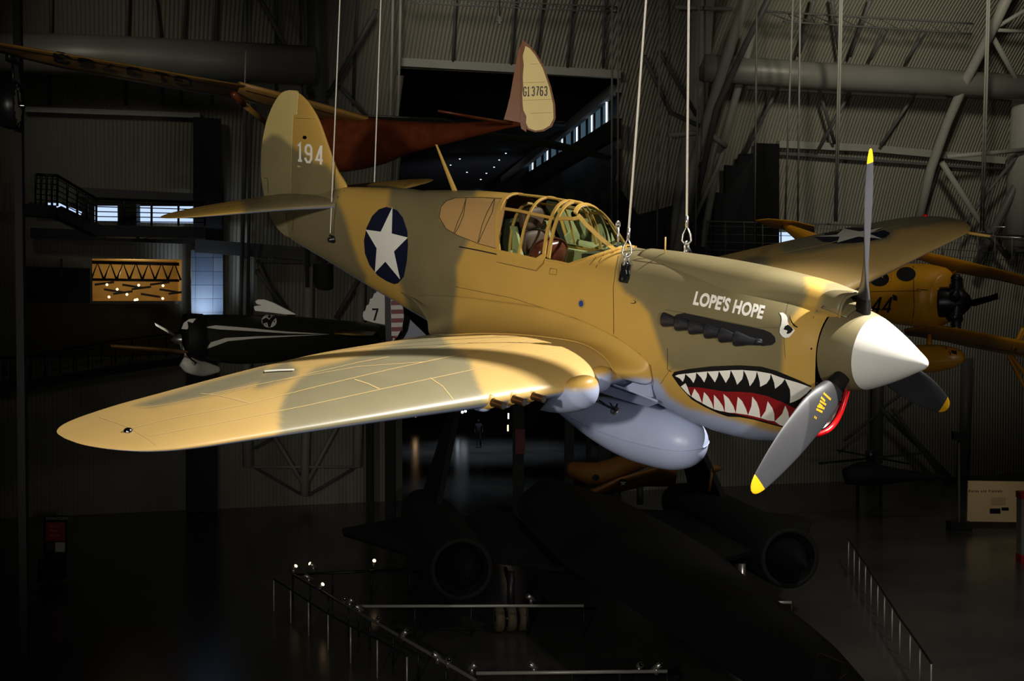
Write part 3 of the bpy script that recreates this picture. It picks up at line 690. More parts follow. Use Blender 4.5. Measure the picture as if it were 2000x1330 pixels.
# red navigation lamp and pitot tube on the port wing, white lamp on the starboard tip
pt = MB(); pp = on_plane(1855, 446, (0, .104, 1), -.5); p0 = Vector((2.72, -5.22, .03)); pt.tube([p0, p0+Vector((-.42, 0, -.01))], [.022, .016], n=10)
pt.tube([p0+Vector((-.40, 0, -.01)), p0+Vector((-.80, 0, .02))], .010, 1, 8); pt.tube([p0+Vector((-.45, 0, -.01)), p0+Vector((-.47, 0, .11)), p0+Vector((-.60, 0, .12))], .009, 1, 8)
pt.build('pitot_tube', [M['tan'], M['steel']], fighter)
for (tree, px, py, mat) in ((T_WING, 250, 842, 'chrome'), (T_WP, 1808, 421, 'lipred')):
    h_, n_ = hit(px, py, tree)
    if h_ is None: h_, n_ = tree.find_nearest(on_plane(px, py, (0, .104, 1), -.5))[:2]; n_ = Vector((0, 0, 1))
    q = MB(); q.lathe([(0, .032), (.012, .030), (.022, .020), (.027, .004)], h_-n_*.002, n_, 16); q.build('navigation_light', [M[mat]], fighter)
# gun barrels: three in each wing with faired collars
GP = [(968, 785, 2.37), (1003, 777, 2.14), (1040, 771, 1.92)]
for side in (1, -1):
    for px, py, y in GP:
        zz = -.545+.104*y-.010; g = MB()
        g.tube([(2.60, side*y, zz), (2.38, side*y, zz)], .032, 0, 18); g.tube([(2.3795, side*y, zz), (2.45, side*y, zz)], .025, 1, 14)
        g.build('gun_barrel', [M['gun'], M['dark']], fighter, angle=50)
        g = MB(); g.lathe([(-.05, .085), (0, .075), (.035, .058), (.06, .046), (.062, .036)], (2.57, side*y, zz), (-1, 0, 0), 24); g.lathe([(-.1, .06), (-.02, .052), (.02, .035), (.035, .0)], (2.58, side*(y+.01), zz-.045), (-1, 0, 0), 18, 1)
        g.build('gun_collar', [M['tan'], M['blue']], fighter)
# ---- wing root fillets
def fillet(side):
    A = [hit(px, py, T_BODY)[0] for px, py in ((1274, 742), (1268, 712), (1249, 691), (1202, 658), (1125, 622), (1056, 600), (975, 588))]
    def body_at(x, z):
        for q in np.linspace(1.2, 3.1, 300):
            p = body_pt(x, q)
            if p[2] < z: return Vector(p)
        return Vector(body_pt(x, 3.1))
    A += [body_at(4.95, A[-1].z-.03), body_at(5.3, A[-1].z-.07), body_at(5.7, A[-1].z-.13), body_at(6.1, A[-1].z-.20), body_at(6.45, A[-1].z-.27)]
    B = [hit(px, py, T_WING)[0] for px, py in ((1212, 742), (1196, 728), (1180, 700), (1139, 674), (1056, 659), (960, 653), (865, 656))]
    if B[0] is None: B[0] = Vector((2.42, .72, -.50))
    B += [on_plane(838, 652, (0, 1, 0), .95), on_plane(835, 630, (0, 1, 0), .82), on_plane(824, 610, (0, 1, 0), .68), on_plane(807, 589, (0, 1, 0), .52), on_plane(785, 573, (0, 1, 0), .36)]
    A[-1] = B[-1]+Vector((0, 0, .015))
    def resample(C, n):
        C = [np.array(c) for c in C]; d = np.array([0]+list(np.cumsum([np.linalg.norm(C[i+1]-C[i]) for i in range(len(C)-1)]))); 
        t = np.arange(len(C)); out = []
        for s in np.linspace(0, len(C)-1, n):
            out.append([smooth_interp(list(zip(t, [c[k] for c in C])), s)[0] for k in range(3)])
        return np.array(out)
    n = 70; a, b = resample(A, n), resample(B, n); rows = []
    for i in range(n):
        f = i/(n-1); gap = np.linalg.norm(b[i]-a[i])
        ta = np.array([0, .35, -1.0]); ta = ta/np.linalg.norm(ta)*gap*1.05; tb = np.array([0, 1, .12-.55*max(0, f-.6)/.4]); tb = tb/np.linalg.norm(tb)*gap*1.0
        row = []
        for j in range(25):
            t = j/24; p = (2*t**3-3*t**2+1)*a[i]+(t**3-2*t**2+t)*ta+(-2*t**3+3*t**2)*b[i]+(t**3-t**2)*tb
            p = p+np.array([0, .003*(1-t), .009*t])
            row.append((p[0], side*p[1], p[2]))
        rows.append(row)
    mb = MB(); mb.grid(rows)
    o = mb.build('wing_fillet', FM, fighter); s = o.modifiers.new('shell', 'SOLIDIFY'); s.thickness = .01; s.offset = 0
    paint_camo(o, O_BODY, [[(1150, 748), (1200, 742), (1240, 737), (1285, 742), (1305, 775), (1400, 900), (1100, 900)]], 5)
    return o
fillet(1); fillet(-1)
# ---- wheel fairings under the leading edge
def pod(side, c, r0, tail, name='wheel_fairing'):
    c, tail = Vector(c), Vector(tail); ax = (tail-c).normalized(); L0 = (tail-c).length+r0; u_ = ax.cross(Vector((0, 1, 0))).normalized(); u_ = u_ if u_.z > 0 else -u_; rows = []
    for i in range(49):
        q = (i/48)**1.5*L0 if i < 48 else L0
        r = r0*math.sqrt(max(0, 1-((r0-q)/r0)**2)) if q < r0*.8 else r0*.98*max(0, 1-((q-r0*.8)/(L0-r0*.8))**1.7)
        p = c+ax*(q-r0)
        rows.append([tuple(p+Vector((0, 1, 0))*r*math.cos(a)+Vector((u_.x, 0, abs(u_.z)))*r*math.sin(a)*(.62 if math.sin(a) > 0 else 1)) for a in np.linspace(0, 2*math.pi, 40, endpoint=False)])
    if side < 0: rows = [[(x, -y, z) for x, y, z in row] for row in rows]
    mb = MB(); mb.grid(rows, cv=True); o = mb.build(name, FM, fighter); me = o.data; me.update()
    V = np.array([v.co[:] for v in me.vertices]); set_attr(me, 'olive', np.zeros(len(V)))
    set_attr(me, 'belly', np.clip((c[2]+.05-V[:, 2])/.05+.5, 0, 1)); return o
for side in (1, -1):
    pod(side, (2.515, 1.38, -.42), .185, (3.02, 1.36, -.72))
    pod(side, (2.71, .95, -.435), .145, (3.1, .95, -.62), 'leading_edge_fairing')
# ---- belly structure behind the radiator and the drop tank
bl = MB()
bl.grid([[(x, y, z+.0) for y in np.linspace(-.44, .44, 12)] for x, z in ((2.55, -.80), (2.8, -.80), (3.4, -.78), (4.6, -.80))])
for s_ in (1, -1):
    F0 = [on_plane(*p, (0, 1, 0), .47) for p in ((1218, 757), (1240, 745), (1258, 741), (1267, 748), (1272, 776), (1240, 766))]
    bl.add([(p.x, s_*p.y, p.z) for p in F0]+[(p.x, s_*(p.y-.03), p.z) for p in F0], [(0, 1, 2, 3, 4, 5), (11, 10, 9, 8, 7, 6)]+[(i, (i+1) % 6, (i+1) % 6+6, i+6) for i in range(6)])
    e0 = [on_plane(*p, (0, 1, 0), .46) for p in ((1200, 752), (1240, 766), (1284, 784))]
    bl.tube([(p.x, s_*p.y, p.z) for p in e0], .012, n=6)
bl.build('radiator_shroud', [M['blue']], fighter, smooth=False)
tk = MB(); TR = [(0, .0), (.008, .055), (.03, .115), (.08, .18), (.18, .238), (.32, .277), (.50, .292), (.7, .295), (.95, .28), (1.25, .235), (1.55, .17), (1.8, .105), (1.98, .05), (2.06, .0)]
t0, t1 = Vector((2.26, 0, -1.235)), Vector((4.34, 0, -1.22))
tk.grid([[(t0.x+s, r*math.sin(a), t0.z+.01*s+r*1.03*math.cos(a)-.03*math.sin(math.pi*s/2.06)) for a in np.linspace(0, 2*math.pi, 56, endpoint=False)] for s, r in [(s, float(smooth_interp(TR, s)[0])) for s in [0, .003, .01, .02, .04, .07]+list(np.linspace(.1, 2.06, 50))]], cv=True)
tko = tk.build('drop_tank', [M['blue']], fighter)
sm_ = MB(); L1 = [(t0.x+s, float(smooth_interp(TR, s)[0])) for s in [0, .003, .01, .04, .07]+list(np.linspace(.1, 2.06, 30))]
for a, b in zip(L1[:-1], L1[1:]): pass
loop = [(x-.006*(i < 3), r+.006, t0.z+.01*(x-t0.x)-.03*math.sin(math.pi*(x-t0.x)/2.06)) for i, (x, r) in enumerate(L1)]; loop = loop+[(x, -y, z) for x, y, z in loop[::-1]]
sm_.tube(loop, .006, n=6, closed=True); sm_.build('tank_seam', [M['blue']], tko)
cp = MB(); h_, n_ = hit(1203, 803, bvh_of(tk))
if h_ is not None:
    cp.lathe([(-.01, .045), (.02, .045), (.024, .036), (.012, .032), (.012, 0)], h_, n_, 20); cp.build('filler_cap', [M['steel']], tko)
    sb = MB(); sb.tube([h_+n_*.02, Vector((h_.x+.12, .30, -.93))], .008, n=8); sb.tube([h_+n_*.02, Vector((h_.x-.16, .34, -.90))], .009, n=8); sb.build('sway_brace', [M['fitting']], fighter)
# ---- fin, rudder, tailplane
FLE = [(-.1, 7.9), (.3, 7.66), (.70, 7.68), (.9, 7.86), (1.17, 8.01), (1.46, 8.17), (1.63, 8.33), (1.74, 8.50), (1.785, 8.64), (1.795, 8.74)]
FTE = [(-.06, 9.04), (.03, 9.24), (.12, 9.35), (.25, 9.44), (.46, 9.51), (.67, 9.545), (.97, 9.505), (1.3, 9.38), (1.55, 9.20), (1.71, 9.02), (1.77, 8.90), (1.795, 8.76)]
def hinge(z): return 8.58 if z > 1.505 else float(np.interp(z, [-.1, .05, .58, 1.505], [8.93, 8.90, 8.79, 8.665]))
def vsurf(lo_x, hi_x, zs, name, mats):
    mb = MB(); rows = []
    for z in zs:
        le = float(smooth_interp(FLE, z)[0]); te = float(smooth_interp(FTE, z)[0]); c = te-le; t = .085; a, b = lo_x(z, le, te), hi_x(z, le, te); U = []
        for k in range(31):
            u = .5*(1-math.cos(math.pi*k/30)); x = a+(b-a)*u; q = np.clip((x-le)/c, 0, 1); h_ = naca(q, t)*c*min(1, max(.1, (1.80-z)/.25)**.5)
            U.append((x, h_, z))
        rows.append(U[::-1]+[(x, -y, z) for x, y, z in U[(1 if lo_x is LE_ else 0):]])
    mb.grid(rows, cv=True)
    for ring_i in (0, len(rows)-1):
        n = len(rows[0]); f = tuple(ring_i*n+k for k in range(n)); mb.f.append(f); mb.m.append(0)
    return mb
LE_ = lambda z, le, te: le
zs_f = [z for z in np.linspace(.1, 1.50, 60)]; zs_t = list(np.linspace(1.51, 1.793, 20))
fm_ = vsurf(LE_, lambda z, le, te: hinge(z)-.008, zs_f+zs_t, 'fin', None)
T_FIN = bvh_of(fm_)
for q in letters('194', (582.5, 315.5), (13.5, 2.2), (1.5, -33), 1.37, 5.6)[:0]: pass
D1 = letters('1', (583.5, 313.5), (11.5, 1.2), (.2, -33), 1, 4.6)+letters('9', (597, 316), (13, 1.4), (.6, -33), 1, 4.4)+letters('4', (618, 319), (13.2, 1.6), (.8, -33.5), 1, 4.4)
for q in D1: decal(fm_, q, WHITE_, T_FIN, .003, 9)
decal(fm_, disc_px(595.5, 268.5, 4, 3.5), CHROME_, T_FIN, .004, 9); decal(fm_, [(581, 323), (587, 324), (587, 327), (581, 326)], SEAM_, T_FIN, .003, 9)
ribbon(fm_, [(577, 231), (615, 232)], .7, LINE_, T_FIN, .002)
fo = fm_.build('vertical_fin', FM, fighter); paint_camo(fo, O_BODY, None, 7)
rm = vsurf(lambda z, le, te: min(hinge(z), te-.01), lambda z, le, te: te, list(np.linspace(-.05, 1.50, 70))+list(np.linspace(1.51, 1.793, 24)), 'rudder', None)
T_RUD = bvh_of(rm)
ribbon(rm, [(510, 347), (523, 348), (524, 376)], 1.1, LINE_, T_RUD, .002, 6)
ribbon(rm, [(578.5, 226), (578, 372)], 1.2, LINE_, T_RUD, .003, 6); ribbon(rm, [(587, 184), (587, 223), (578, 224)], 1.6, LINE_, T_RUD, .003, 6)
ro = rm.build('rudder', [M['camo_pale']]+FM[1:], fighter); paint_camo(ro, O_BODY, None, 7)
n_ = MB(); n_.box((8.84, 0, .60), (.09, .09, .07)); n_.build('rudder_hinge', [M['fitting']], fighter, smooth=False)
SP = [(.05, 7.66, 9.02), (.18, 7.72, 9.03), (.67, 7.97, 9.0), (1.17, 8.14, 8.95), (1.5, 8.24, 8.87), (1.76, 8.33, 8.77), (1.88, 8.40, 8.69), (1.95, 8.46, 8.62), (1.985, 8.53, 8.55)]
for side in (1, -1):
    for part, f0, f1 in (('tailplane', 0, .56), ('elevator', .57, 1)):
        mb = MB(); rows = []
        for y in list(np.linspace(.05, 1.7, 40))+list(1.7+.284*np.sin(np.linspace(.05, math.pi/2, 20))):
            a, b = smooth_interp(SP, y); c = b-a; tf = math.sqrt(max(.02, 1-max(0, (y-1.2)/.79)**2)); U, W_ = [], []
            for k in range(31):
                u = f0+(f1-f0)*.5*(1-math.cos(math.pi*k/30)); h_ = naca(u, .10)*c*tf
                U.append((a+u*c, side*y, .505+h_)); W_.append((a+u*c, side*y, .505-h_))
            rows.append(U[::-1]+(W_[1:] if f0 == 0 else W_))
        mb.grid(rows, cv=True); o = mb.build(part, FM, fighter)
        paint_camo(o, [[(455, 380), (470, 392), (478, 405), (470, 422), (680, 425), (680, 360), (500, 365)]], None, 8); under_blue(o, .6)
# ---- aerial mast, sights, lifting gear
am = MB(); b_, t_ = on_plane(888, 372, (0, 1, 0), 0), on_plane(852, 282, (0, 1, 0), 0)
am.grid([[tuple(b_.lerp(t_, s)+Vector(((.045-.028*s)*math.cos(a), (.016-.009*s)*math.sin(a), 0))) for a in np.linspace(0, 2*math.pi, 14, endpoint=False)] for s in np.linspace(-.05, 1, 8)], cv=True)
am.f.append(tuple(range(len(am.v)-14, len(am.v)))); am.m.append(0); am.build('aerial_mast', [M['tan']], fighter)
h_, n2 = hit(1207, 480, T_BODY); rs = MB(); base = on_plane(1207, 481, (0, 1, 0), .03); top = on_plane(1207, 446, (0, 1, 0), .03)
rs.tube([base, top], .012, n=8); cc = on_plane(1207, 439, (0, 1, 0), .03)
rs.tube([cc+Vector((0, .028*math.cos(a), .034*math.sin(a))) for a in np.linspace(0, 2*math.pi, 20, endpoint=False)], .006, closed=True, n=8)
rs.tube([cc+Vector((0, -.028, 0)), cc+Vector((0, .028, 0))], .003, n=6); rs.tube([cc+Vector((0, 0, -.034)), cc+Vector((0, 0, .034))], .003, n=6)
rs.box(base, (.09, .03, .02)); rs.build('ring_sight', [M['steel']], fighter)
bs = MB(); h_, _ = hit(1299, 502, T_BODY); tp = on_plane(1299.5, 463, (0, 1, 0), h_.y); bs.tube([h_-Vector((0, 0, .01)), tp], .008, n=8); bs.lathe([(0, .02), (.01, .012)], h_, (0, 0, 1), 12); bs.build('bead_sight', [M['tan']], fighter)
# lifting brackets bolted to the skin
for side, (px, py) in ((1, (1221, 545)), (-1, (1221, 545))):
    h_, _ = hit(px, py, T_BODY); h2, _ = hit(1233, 520, T_BODY)
    lb = MB(); a = Vector((h_.x, side*(h_.y+.01), h_.z)); b = Vector((h2.x, side*(h2.y+.07), h2.z+.03))
    if side == -1: b = Vector((2.74, -.31, .515)); a = Vector((2.76, -.47, .28))
    d = (b-a).normalized(); u = d.cross(Vector((1, 0, 0))).normalized(); wv = d.cross(u); L_ = (b-a).length
    for off in (-.022, .022):
        lb.prism([(-.02, -.045), (.05, -.04), (L_*.6, -.028), (L_, -.036), (L_+.035, 0), (L_, .036), (L_*.6, .028), (.05, .04), (-.02, .045)], off-.008, off+.008, lambda p, q, z: tuple(a+d*p+wv*q+u*z))
    lb.tube([b-u*.04, b+u*.04], .018, 1, 12); lb.tube([a-u*.03, a+u*.03], .014, 1, 12); lb.box(a, (.10, .03, .06), 0)
    lb.build('lifting_bracket', [M['fitting'], M['steel']], fighter, smooth=False)
# tail fitting
h_, n_t = hit(652, 467, T_BODY); tf_ = MB(); tf_.lathe([(0, .045), (.02, .045), (.03, .03), (.07, .028), (.08, .0)], h_, n_t, 18); tf_.tube([h_+Vector((0, .05, .0)), h_+Vector((0, .05, .06))], .012, n=8)
tf_.build('tail_fitting', [M['fitting']], fighter)
TAIL_PT = a2w(h_+Vector((0, .05, .03)))
# ---- the four hanging cables, with thimble and shackle at the nose
def cable(top_px, bot, label, r=.011, eye=True, ydep=None):
    """steel cable going straight up to the roof"""
    root = empty('suspension_cable', bot); tag(root, label, 'cable', 'cables holding up the fighter')
    # the cable leans as the photo shows: find the point at the height of the picture's top
    top = W(top_px, 0, bot.y); d = (top-bot).normalized(); end = d*11.0; up = Vector((0, 0, 1))
    m = MB(); s0 = .24 if eye else .05; m.tube([d*s0, end], r, n=8); m.build('cable', [M['cable']], root)
    if eye:
        e = MB(); x_ = Vector((1, 0, 0)); lp_ = [d*.24, d*.16+x_*.035, d*.10+x_*.042, d*.075+x_*.02, d*.070, d*.075-x_*.02, d*.10-x_*.042, d*.16-x_*.035]
        e.tube(lp_, .010, closed=True, n=8); e.tube([d*.23, d*.33], .016, n=10); e.build('thimble', [M['steel']], root)
        k = MB(); y_ = Vector((.6, .8, 0)); k.tube([y_*.028-d*.0, y_*.034+d*.05, y_*.02+d*.085, d*.095, -y_*.02+d*.085, -y_*.034+d*.05, -y_*.028], .011, n=8); k.tube([y_*.045, -y_*.045], .011, n=8)
        k.build('shackle', [M['steel']], root)
    return root
h2, _ = hit(1233, 520, T_BODY); hb, _ = hit(1221, 545, T_BODY)
NP = a2w(Vector((h2.x, h2.y+.07, h2.z+.03)))
cable(1262, NP, 'thick steel cable ending in a shackle at the near side of the engine cowling')
# far cable: on the port side of the cowling
FPt = a2w(Vector((2.74, -.31, .515)))
cable(1345, FPt, 'steel cable with shackle behind the engine cowling, on the far side')
cable(664, TAIL_PT, 'thin cable running past the fin down to the near side of the tail', .008, False)
TAIL_F = a2w(Vector((h_.x-.0, -h_.y, h_.z+.2))); 
tq = on_plane(731, 364, (0, 1, 0), -.16); cable(744, a2w(tq), 'thin cable disappearing behind the spine, far side of the tail', .008, False)
# =================================================================== the hangar
Z = Vector((0, 0, 1))
ORD = ['first', 'second', 'third', 'fourth', 'fifth', 'sixth', 'seventh', 'eighth', 'ninth', 'tenth', 'eleventh', 'twelfth', 'thirteenth', 'fourteenth', 'fifteenth', 'sixteenth']
def rank(xs, x): return ORD[sorted(xs).index(x)]
def mat_corr(name, rgb, pitch=.42, rough=.6):
    """ribbed sheet cladding: ribs follow the wall length (attribute-free: uses the mesh UV)"""
    m, N, L, b = new_mat(name); uv = N.new('ShaderNodeUVMap'); wv = N.new('ShaderNodeTexWave'); wv.bands_direction = 'X'
    wv.inputs['Scale'].default_value = .75/pitch; wv.inputs['Distortion'].default_value = 0; wv.wave_profile = 'SIN'
    L.new(uv.outputs[0], wv.inputs['Vector']); bp = N.new('ShaderNodeBump'); bp.inputs['Strength'].default_value = .9; bp.inputs['Distance'].default_value = .05
    L.new(wv.outputs['Fac'], bp.inputs['Height']); L.new(bp.outputs['Normal'], b.inputs['Normal'])
    nz = N.new('ShaderNodeTexNoise'); nz.inputs['Scale'].default_value = .25; nz.inputs['Detail'].default_value = 3; L.new(uv.outputs[0], nz.inputs['Vector'])
    mx = N.new('ShaderNodeMix'); mx.data_type = 'RGBA'; c = lin(rgb); mx.inputs['A'].default_value = (*[v*.7 for v in c], 1); mx.inputs['B'].default_value = (*[v*1.2 for v in c], 1)
    L.new(nz.outputs['Fac'], mx.inputs['Factor']); L.new(mx.outputs['Result'], b.inputs['Base Color']); b.inputs['Roughness'].default_value = rough
    return m
M['clad'] = mat_corr('ribbed_cladding', (170, 166, 148))
M['clad_dark'] = paint('dark_panel', (34, 36, 40), .7)
M['tubew'] = paint('painted_steel_tube', (172, 170, 158), .5)
M['tubed'] = paint('grey_steel_tube', (104, 104, 100), .5)
M['ductm'] = paint('duct_sheet', (150, 148, 138), .45, .2, noise=.2, scale=.8)
M['concrete'] = paint('grey_concrete', (92, 92, 94), .8, noise=.15, scale=1.5)
M['dkconc'] = paint('dark_concrete', (52, 54, 58), .8)
M['blackmat'] = paint('matt_black', (12, 12, 13), .7)
M['rail'] = paint('rail_metal', (200, 198, 190), .4, .3)
M['raildark'] = paint('dark_rail', (42, 42, 42), .4, .5)
M['sr'] = paint('heat_black_skin', (17, 17, 20), .55, noise=.25, scale=.6)
M['sr2'] = paint('dull_black_edge', (10, 10, 11), .8)
M['tyre'] = paint('tyre_rubber', (96, 84, 62), .7)
M['redwood'] = paint('varnished_mahogany', (92, 42, 20), .35, noise=.5, scale=7)
M['lightwood'] = paint('varnished_light_wood', (128, 74, 26), .35, noise=.2, scale=5)
M['fabric'] = paint('doped_fabric_cream', (236, 212, 140), .45, noise=.05)
M['fabric2'] = paint('doped_fabric_amber', (150, 112, 56), .5, noise=.12)
M['bpyellow'] = paint('trainer_yellow', (206, 144, 32), .35, noise=.08)
M['ochre_paint'] = paint('dull_ochre_paint', (112, 72, 22), .6, noise=.25, scale=2)
M['olive_dk'] = paint('dark_olive_drab', (34, 36, 24), .5)
M['redstripe'] = paint('flag_red', (150, 22, 30), .45)
M['navy2'] = paint('dark_navy', (14, 18, 34), .5)
M['floorm'], N, L, b = new_mat('polished_concrete_floor')
tc = N.new('ShaderNodeTexCoord'); nz = N.new('ShaderNodeTexNoise'); nz.inputs['Scale'].default_value = .35; nz.inputs['Detail'].default_value = 6
L.new(tc.outputs['Object'], nz.inputs['Vector']); cr = N.new('ShaderNodeValToRGB'); cr.color_ramp.elements[0].color = (.045, .045, .045, 1); cr.color_ramp.elements[1].color = (.09, .088, .082, 1)
cr.color_ramp.elements[0].position = .3; cr.color_ramp.elements[1].position = .7
L.new(nz.outputs['Fac'], cr.inputs[0]); L.new(cr.outputs[0], b.inputs['Base Color']); b.inputs['Roughness'].default_value = .22
M['skyglow'] = glow('daylight_behind_glass', (190, 214, 250), 1.1)
M['bluepane'] = glow('dim_blue_pane', (96, 130, 150), .28)
M['amberroom'] = glow('lit_amber_wall', (200, 140, 50), .35)
M['lampwarm'] = glow('lamp_glow', (255, 214, 160), 3.0)
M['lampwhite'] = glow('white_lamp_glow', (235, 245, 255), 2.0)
M['tiles'], N, L, b = new_mat('blue_lit_tile_wall')
uv = N.new('ShaderNodeUVMap'); br = N.new('ShaderNodeTexBrick'); br.offset = 0; br.inputs['Scale'].default_value = 1; br.inputs['Brick Width'].default_value = .78; br.inputs['Row Height'].default_value = .62
br.inputs['Mortar Size'].default_value = .012; br.inputs['Color1'].default_value = (.16, .22, .32, 1); br.inputs['Color2'].default_value = (.24, .30, .38, 1); br.inputs['Mortar'].default_value = (.05, .06, .09, 1)
L.new(uv.outputs[0], br.inputs['Vector']); L.new(br.outputs['Color'], b.inputs['Base Color']); b.inputs['Roughness'].default_value = .4
# ---- the curved outer wall
WO = Vector((0, 68, 0)); WU = Vector((.958, .287, 0)); WN = Vector((.287, -.958, 0)); RW = 24.0; ZW = 5.0
def wf(z): return 0 if z < ZW else RW-math.sqrt(max(1e-6, RW*RW-(min(z, ZW+RW*.93)-ZW)**2))
def wall_pt(s, z, off=0): return WO+WU*s+WN*(wf(z)+off)+Z*z
def WP(px, py, off=0):
    """point on the curved wall (off metres in front of it) seen at a pixel"""
    lo, hi = 5.0, 130.0
    for _ in range(50):
        m_ = (lo+hi)/2; p = W(px, py, m_); g = WN.dot(p-WO)-wf(p.z)-off
        if g > 0: lo = m_
        else: hi = m_
    return W(px, py, lo)
def inside_px(px, py, poly):
    return sdist([(px, py)], poly)[0] > 0
def to_px(p):
    q = CW.inverted() @ Vector(p); return (1000+FPX*q.x/q.y, 665-FPX*q.z/q.y)
OPENING = [(782, 132), (1208, 154), (1208, 988), (782, 988)]
WIN1 = [(60, 396), (384, 404), (384, 437), (150, 436), (60, 424)]
AMBER = [(176, 507), (352, 512), (352, 592), (176, 592)]
WIN2 = [(1512, 452), (1560, 452), (1560, 478), (1512, 478)]
def build_wall():
    mb = MB(); ns, nz_ = 330, 100; uvs = []
    S = np.linspace(-46, 62, ns); ZZ = np.linspace(0, 27, nz_); P = [[wall_pt(s, z) for z in ZZ] for s in S]; px = [[to_px(p) for p in row] for row in P]
    mb.v = [tuple(p) for row in P for p in row]
    for i in range(ns-1):
        for j in range(nz_-1):
            c = px[i][j]; c2 = px[i+1][j+1]; cx, cy = (c[0]+c2[0])/2, (c[1]+c2[1])/2
            if any(inside_px(cx, cy, o) for o in (OPENING, WIN1, AMBER, WIN2)): continue
            mb.f.append((i*nz_+j, (i+1)*nz_+j, (i+1)*nz_+j+1, i*nz_+j+1)); mb.m.append(0)
    o = mb.build('wall_back', M['clad']); me = o.data; ul = me.uv_layers.new(name='UVMap')
    arc_ = {j: (ZZ[j]) for j in range(nz_)}
    for lo in me.loops:
        vi = lo.vertex_index; ul.data[lo.index].uv = (S[vi//nz_], ZZ[vi % nz_])
    tag(o, kind='structure'); return o
build_wall()
fl = MB(); fl.add([(-70, -8, 0), (80, -8, 0), (80, 140, 0), (-70, 140, 0)], [(0, 1, 2, 3)]); tag(fl.build('floor', M['floorm'], smooth=False), kind='structure')
# the roof continues the curve overhead, far above the frame
rf = MB(); rf.grid([[WO+WU*s+WN*(RW-RW*math.cos(a))+Z*(ZW+RW*math.sin(a)) for a in np.linspace(1.15, math.pi/2, 10)]+[WO+WU*s+WN*80+Z*(ZW+RW)] for s in (-46, -10, 20, 62)])
tag(rf.build('ceiling', M['clad_dark']), kind='structure')
tag(MB().add([(-46, -8, 0), (-46, 70, 0), (-46, 70, 30), (-46, -8, 30)], [(0, 1, 2, 3)]).build('wall_left', M['clad_dark'], smooth=False), kind='structure')
tag(MB().add([(62, -8, 0), (62, 90, 0), (62, 90, 30), (62, -8, 30)], [(3, 2, 1, 0)]).build('wall_right', M['clad_dark'], smooth=False), kind='structure')
tag(MB().add([(-46, -8, 0), (62, -8, 0), (62, -8, 30), (-46, -8, 30)], [(3, 2, 1, 0)]).build('wall_front', M['clad_dark'], smooth=False), kind='structure')
def pipe(name, pts, r, mat, label=None, cat=None, group=None, kind=None, n=14, off=None, parent=None):
    """pts: (px, py, off-from-wall)"""
    mb = MB(); mb.tube([WP(a, b_, o) for a, b_, o in pts], r, n=n); ob = mb.build(name, mat, parent); tag(ob, label, cat, group, kind); return ob
def thick(px, Y): return px*Y/FPX/2
# big air ducts
pipe('air_duct', [(1372, 132, 2.6), (1600, 148, 2.6), (1800, 158, 2.6), (2120, 180, 2.6)], .62, M['ductm'], 'fat round ventilation duct running along the ribbed wall at upper right', 'duct')
pipe('air_duct', [(-120, 100, 3.0), (200, 108, 3.0), (420, 118, 3.0), (612, 128, 3.0)], .80, M['ductm'], 'fat round ventilation duct at upper left above the glider wing', 'duct')
# arch trusses: each is one thing with several tubes
def truss(name, label, parts, off=0.0, group='arch trusses along the wall'):
    root = empty(name, WP(parts[0][0][0][0], parts[0][0][0][1], 1.0)); tag(root, label, 'truss'); inv = Matrix.Translation(-root.location)
    for i, (pts, wpx, mat, o_) in enumerate(parts):
        P = [WP(a, b_, o_) for a, b_ in pts]; Y = sum(p.y for p in P)/len(P); mb = MB(); mb.tube([p-root.location for p in P], max(.03, wpx*Y/FPX/2), n=12)
        mb.build('tube' if wpx > 9 else 'brace', mat, root)
    return root
T1, T2 = M['tubew'], M['tubed']
truss('arch_truss', 'pale tubular arch truss leaning inward right of the big opening', [
    ([(1322, 560), (1330, 430), (1362, 200), (1375, -20)], 40, T1, 1.4), ([(1310, 560), (1352, 330), (1420, 110), (1462, -20)], 21, T1, 3.4), ([(1352, 430), (1400, 210), (1455, 90), (1510, -20)], 12, T2, 4.0),
    ([(1372, 480), (1402, 310), (1445, 160), (1470, 60)], 15, T1, 2.2), ([(1258, 110), (1310, 220), (1375, 250)], 9, T2, 3), ([(1375, 254), (1418, 286)], 11, T1, 3), ([(1305, 264), (1378, 258)], 9, T1, 3),
    ([(1355, 430), (1400, 330), (1416, 288)], 9, T1, 2.6), ([(1288, 100), (1360, 225)], 8, T2, 2.6), ([(1318, 14), (1430, 18)], 8, T1, 3)])
truss('arch_truss', 'tubular arch truss at far right with diagonal braces', [
    ([(1790, 450), (1818, 330), (1850, 240), (1885, 160), (1932, 70), (1975, -20)], 19, T1, 3.0), ([(1990, 480), (1998, 330), (2010, 190)], 60, T1, 1.9), ([(1840, 318), (1905, 420), (1965, 500)], 11, T1, 2.6),
    ([(1932, 60), (2010, 200)], 10, T1, 2.6), ([(1935, 60), (2010, 15)], 8, T1, 3), ([(1935, 58), (2010, 62)], 7, T1, 3), ([(1850, 306), (2010, 292)], 9, T1, 3), ([(1905, 520), (1960, 410), (2005, 320)], 16, T2, 2.2),
    ([(1878, 445), (1925, 380), (1990, 300)], 7, T2, 2.4)])
truss('arch_truss', 'upright truss of grey tubes behind the tail fin, left of the opening', [
    ([(632, 560), (622, 220), (618, -20)], 34, T2, .9), ([(600, 560), (597, 250), (590, -20)], 8, T2, 2), ([(470, 620), (478, 300), (480, -20)], 8, T2, 2), ([(484, 620), (488, 300), (488, -20)], 7, T2, 2), 
    ([(510, 0), (612, 190)], 9, T2, 1.8), ([(735, 20), (640, 190)], 9, T2, 1.8), ([(664, 170), (720, 232)], 7, T2, 1.8), ([(752, 560), (762, 240), (768, -20)], 5, T1, 2), ([(768, 400), (778, 200), (783, -20)], 5, T1, 2)])
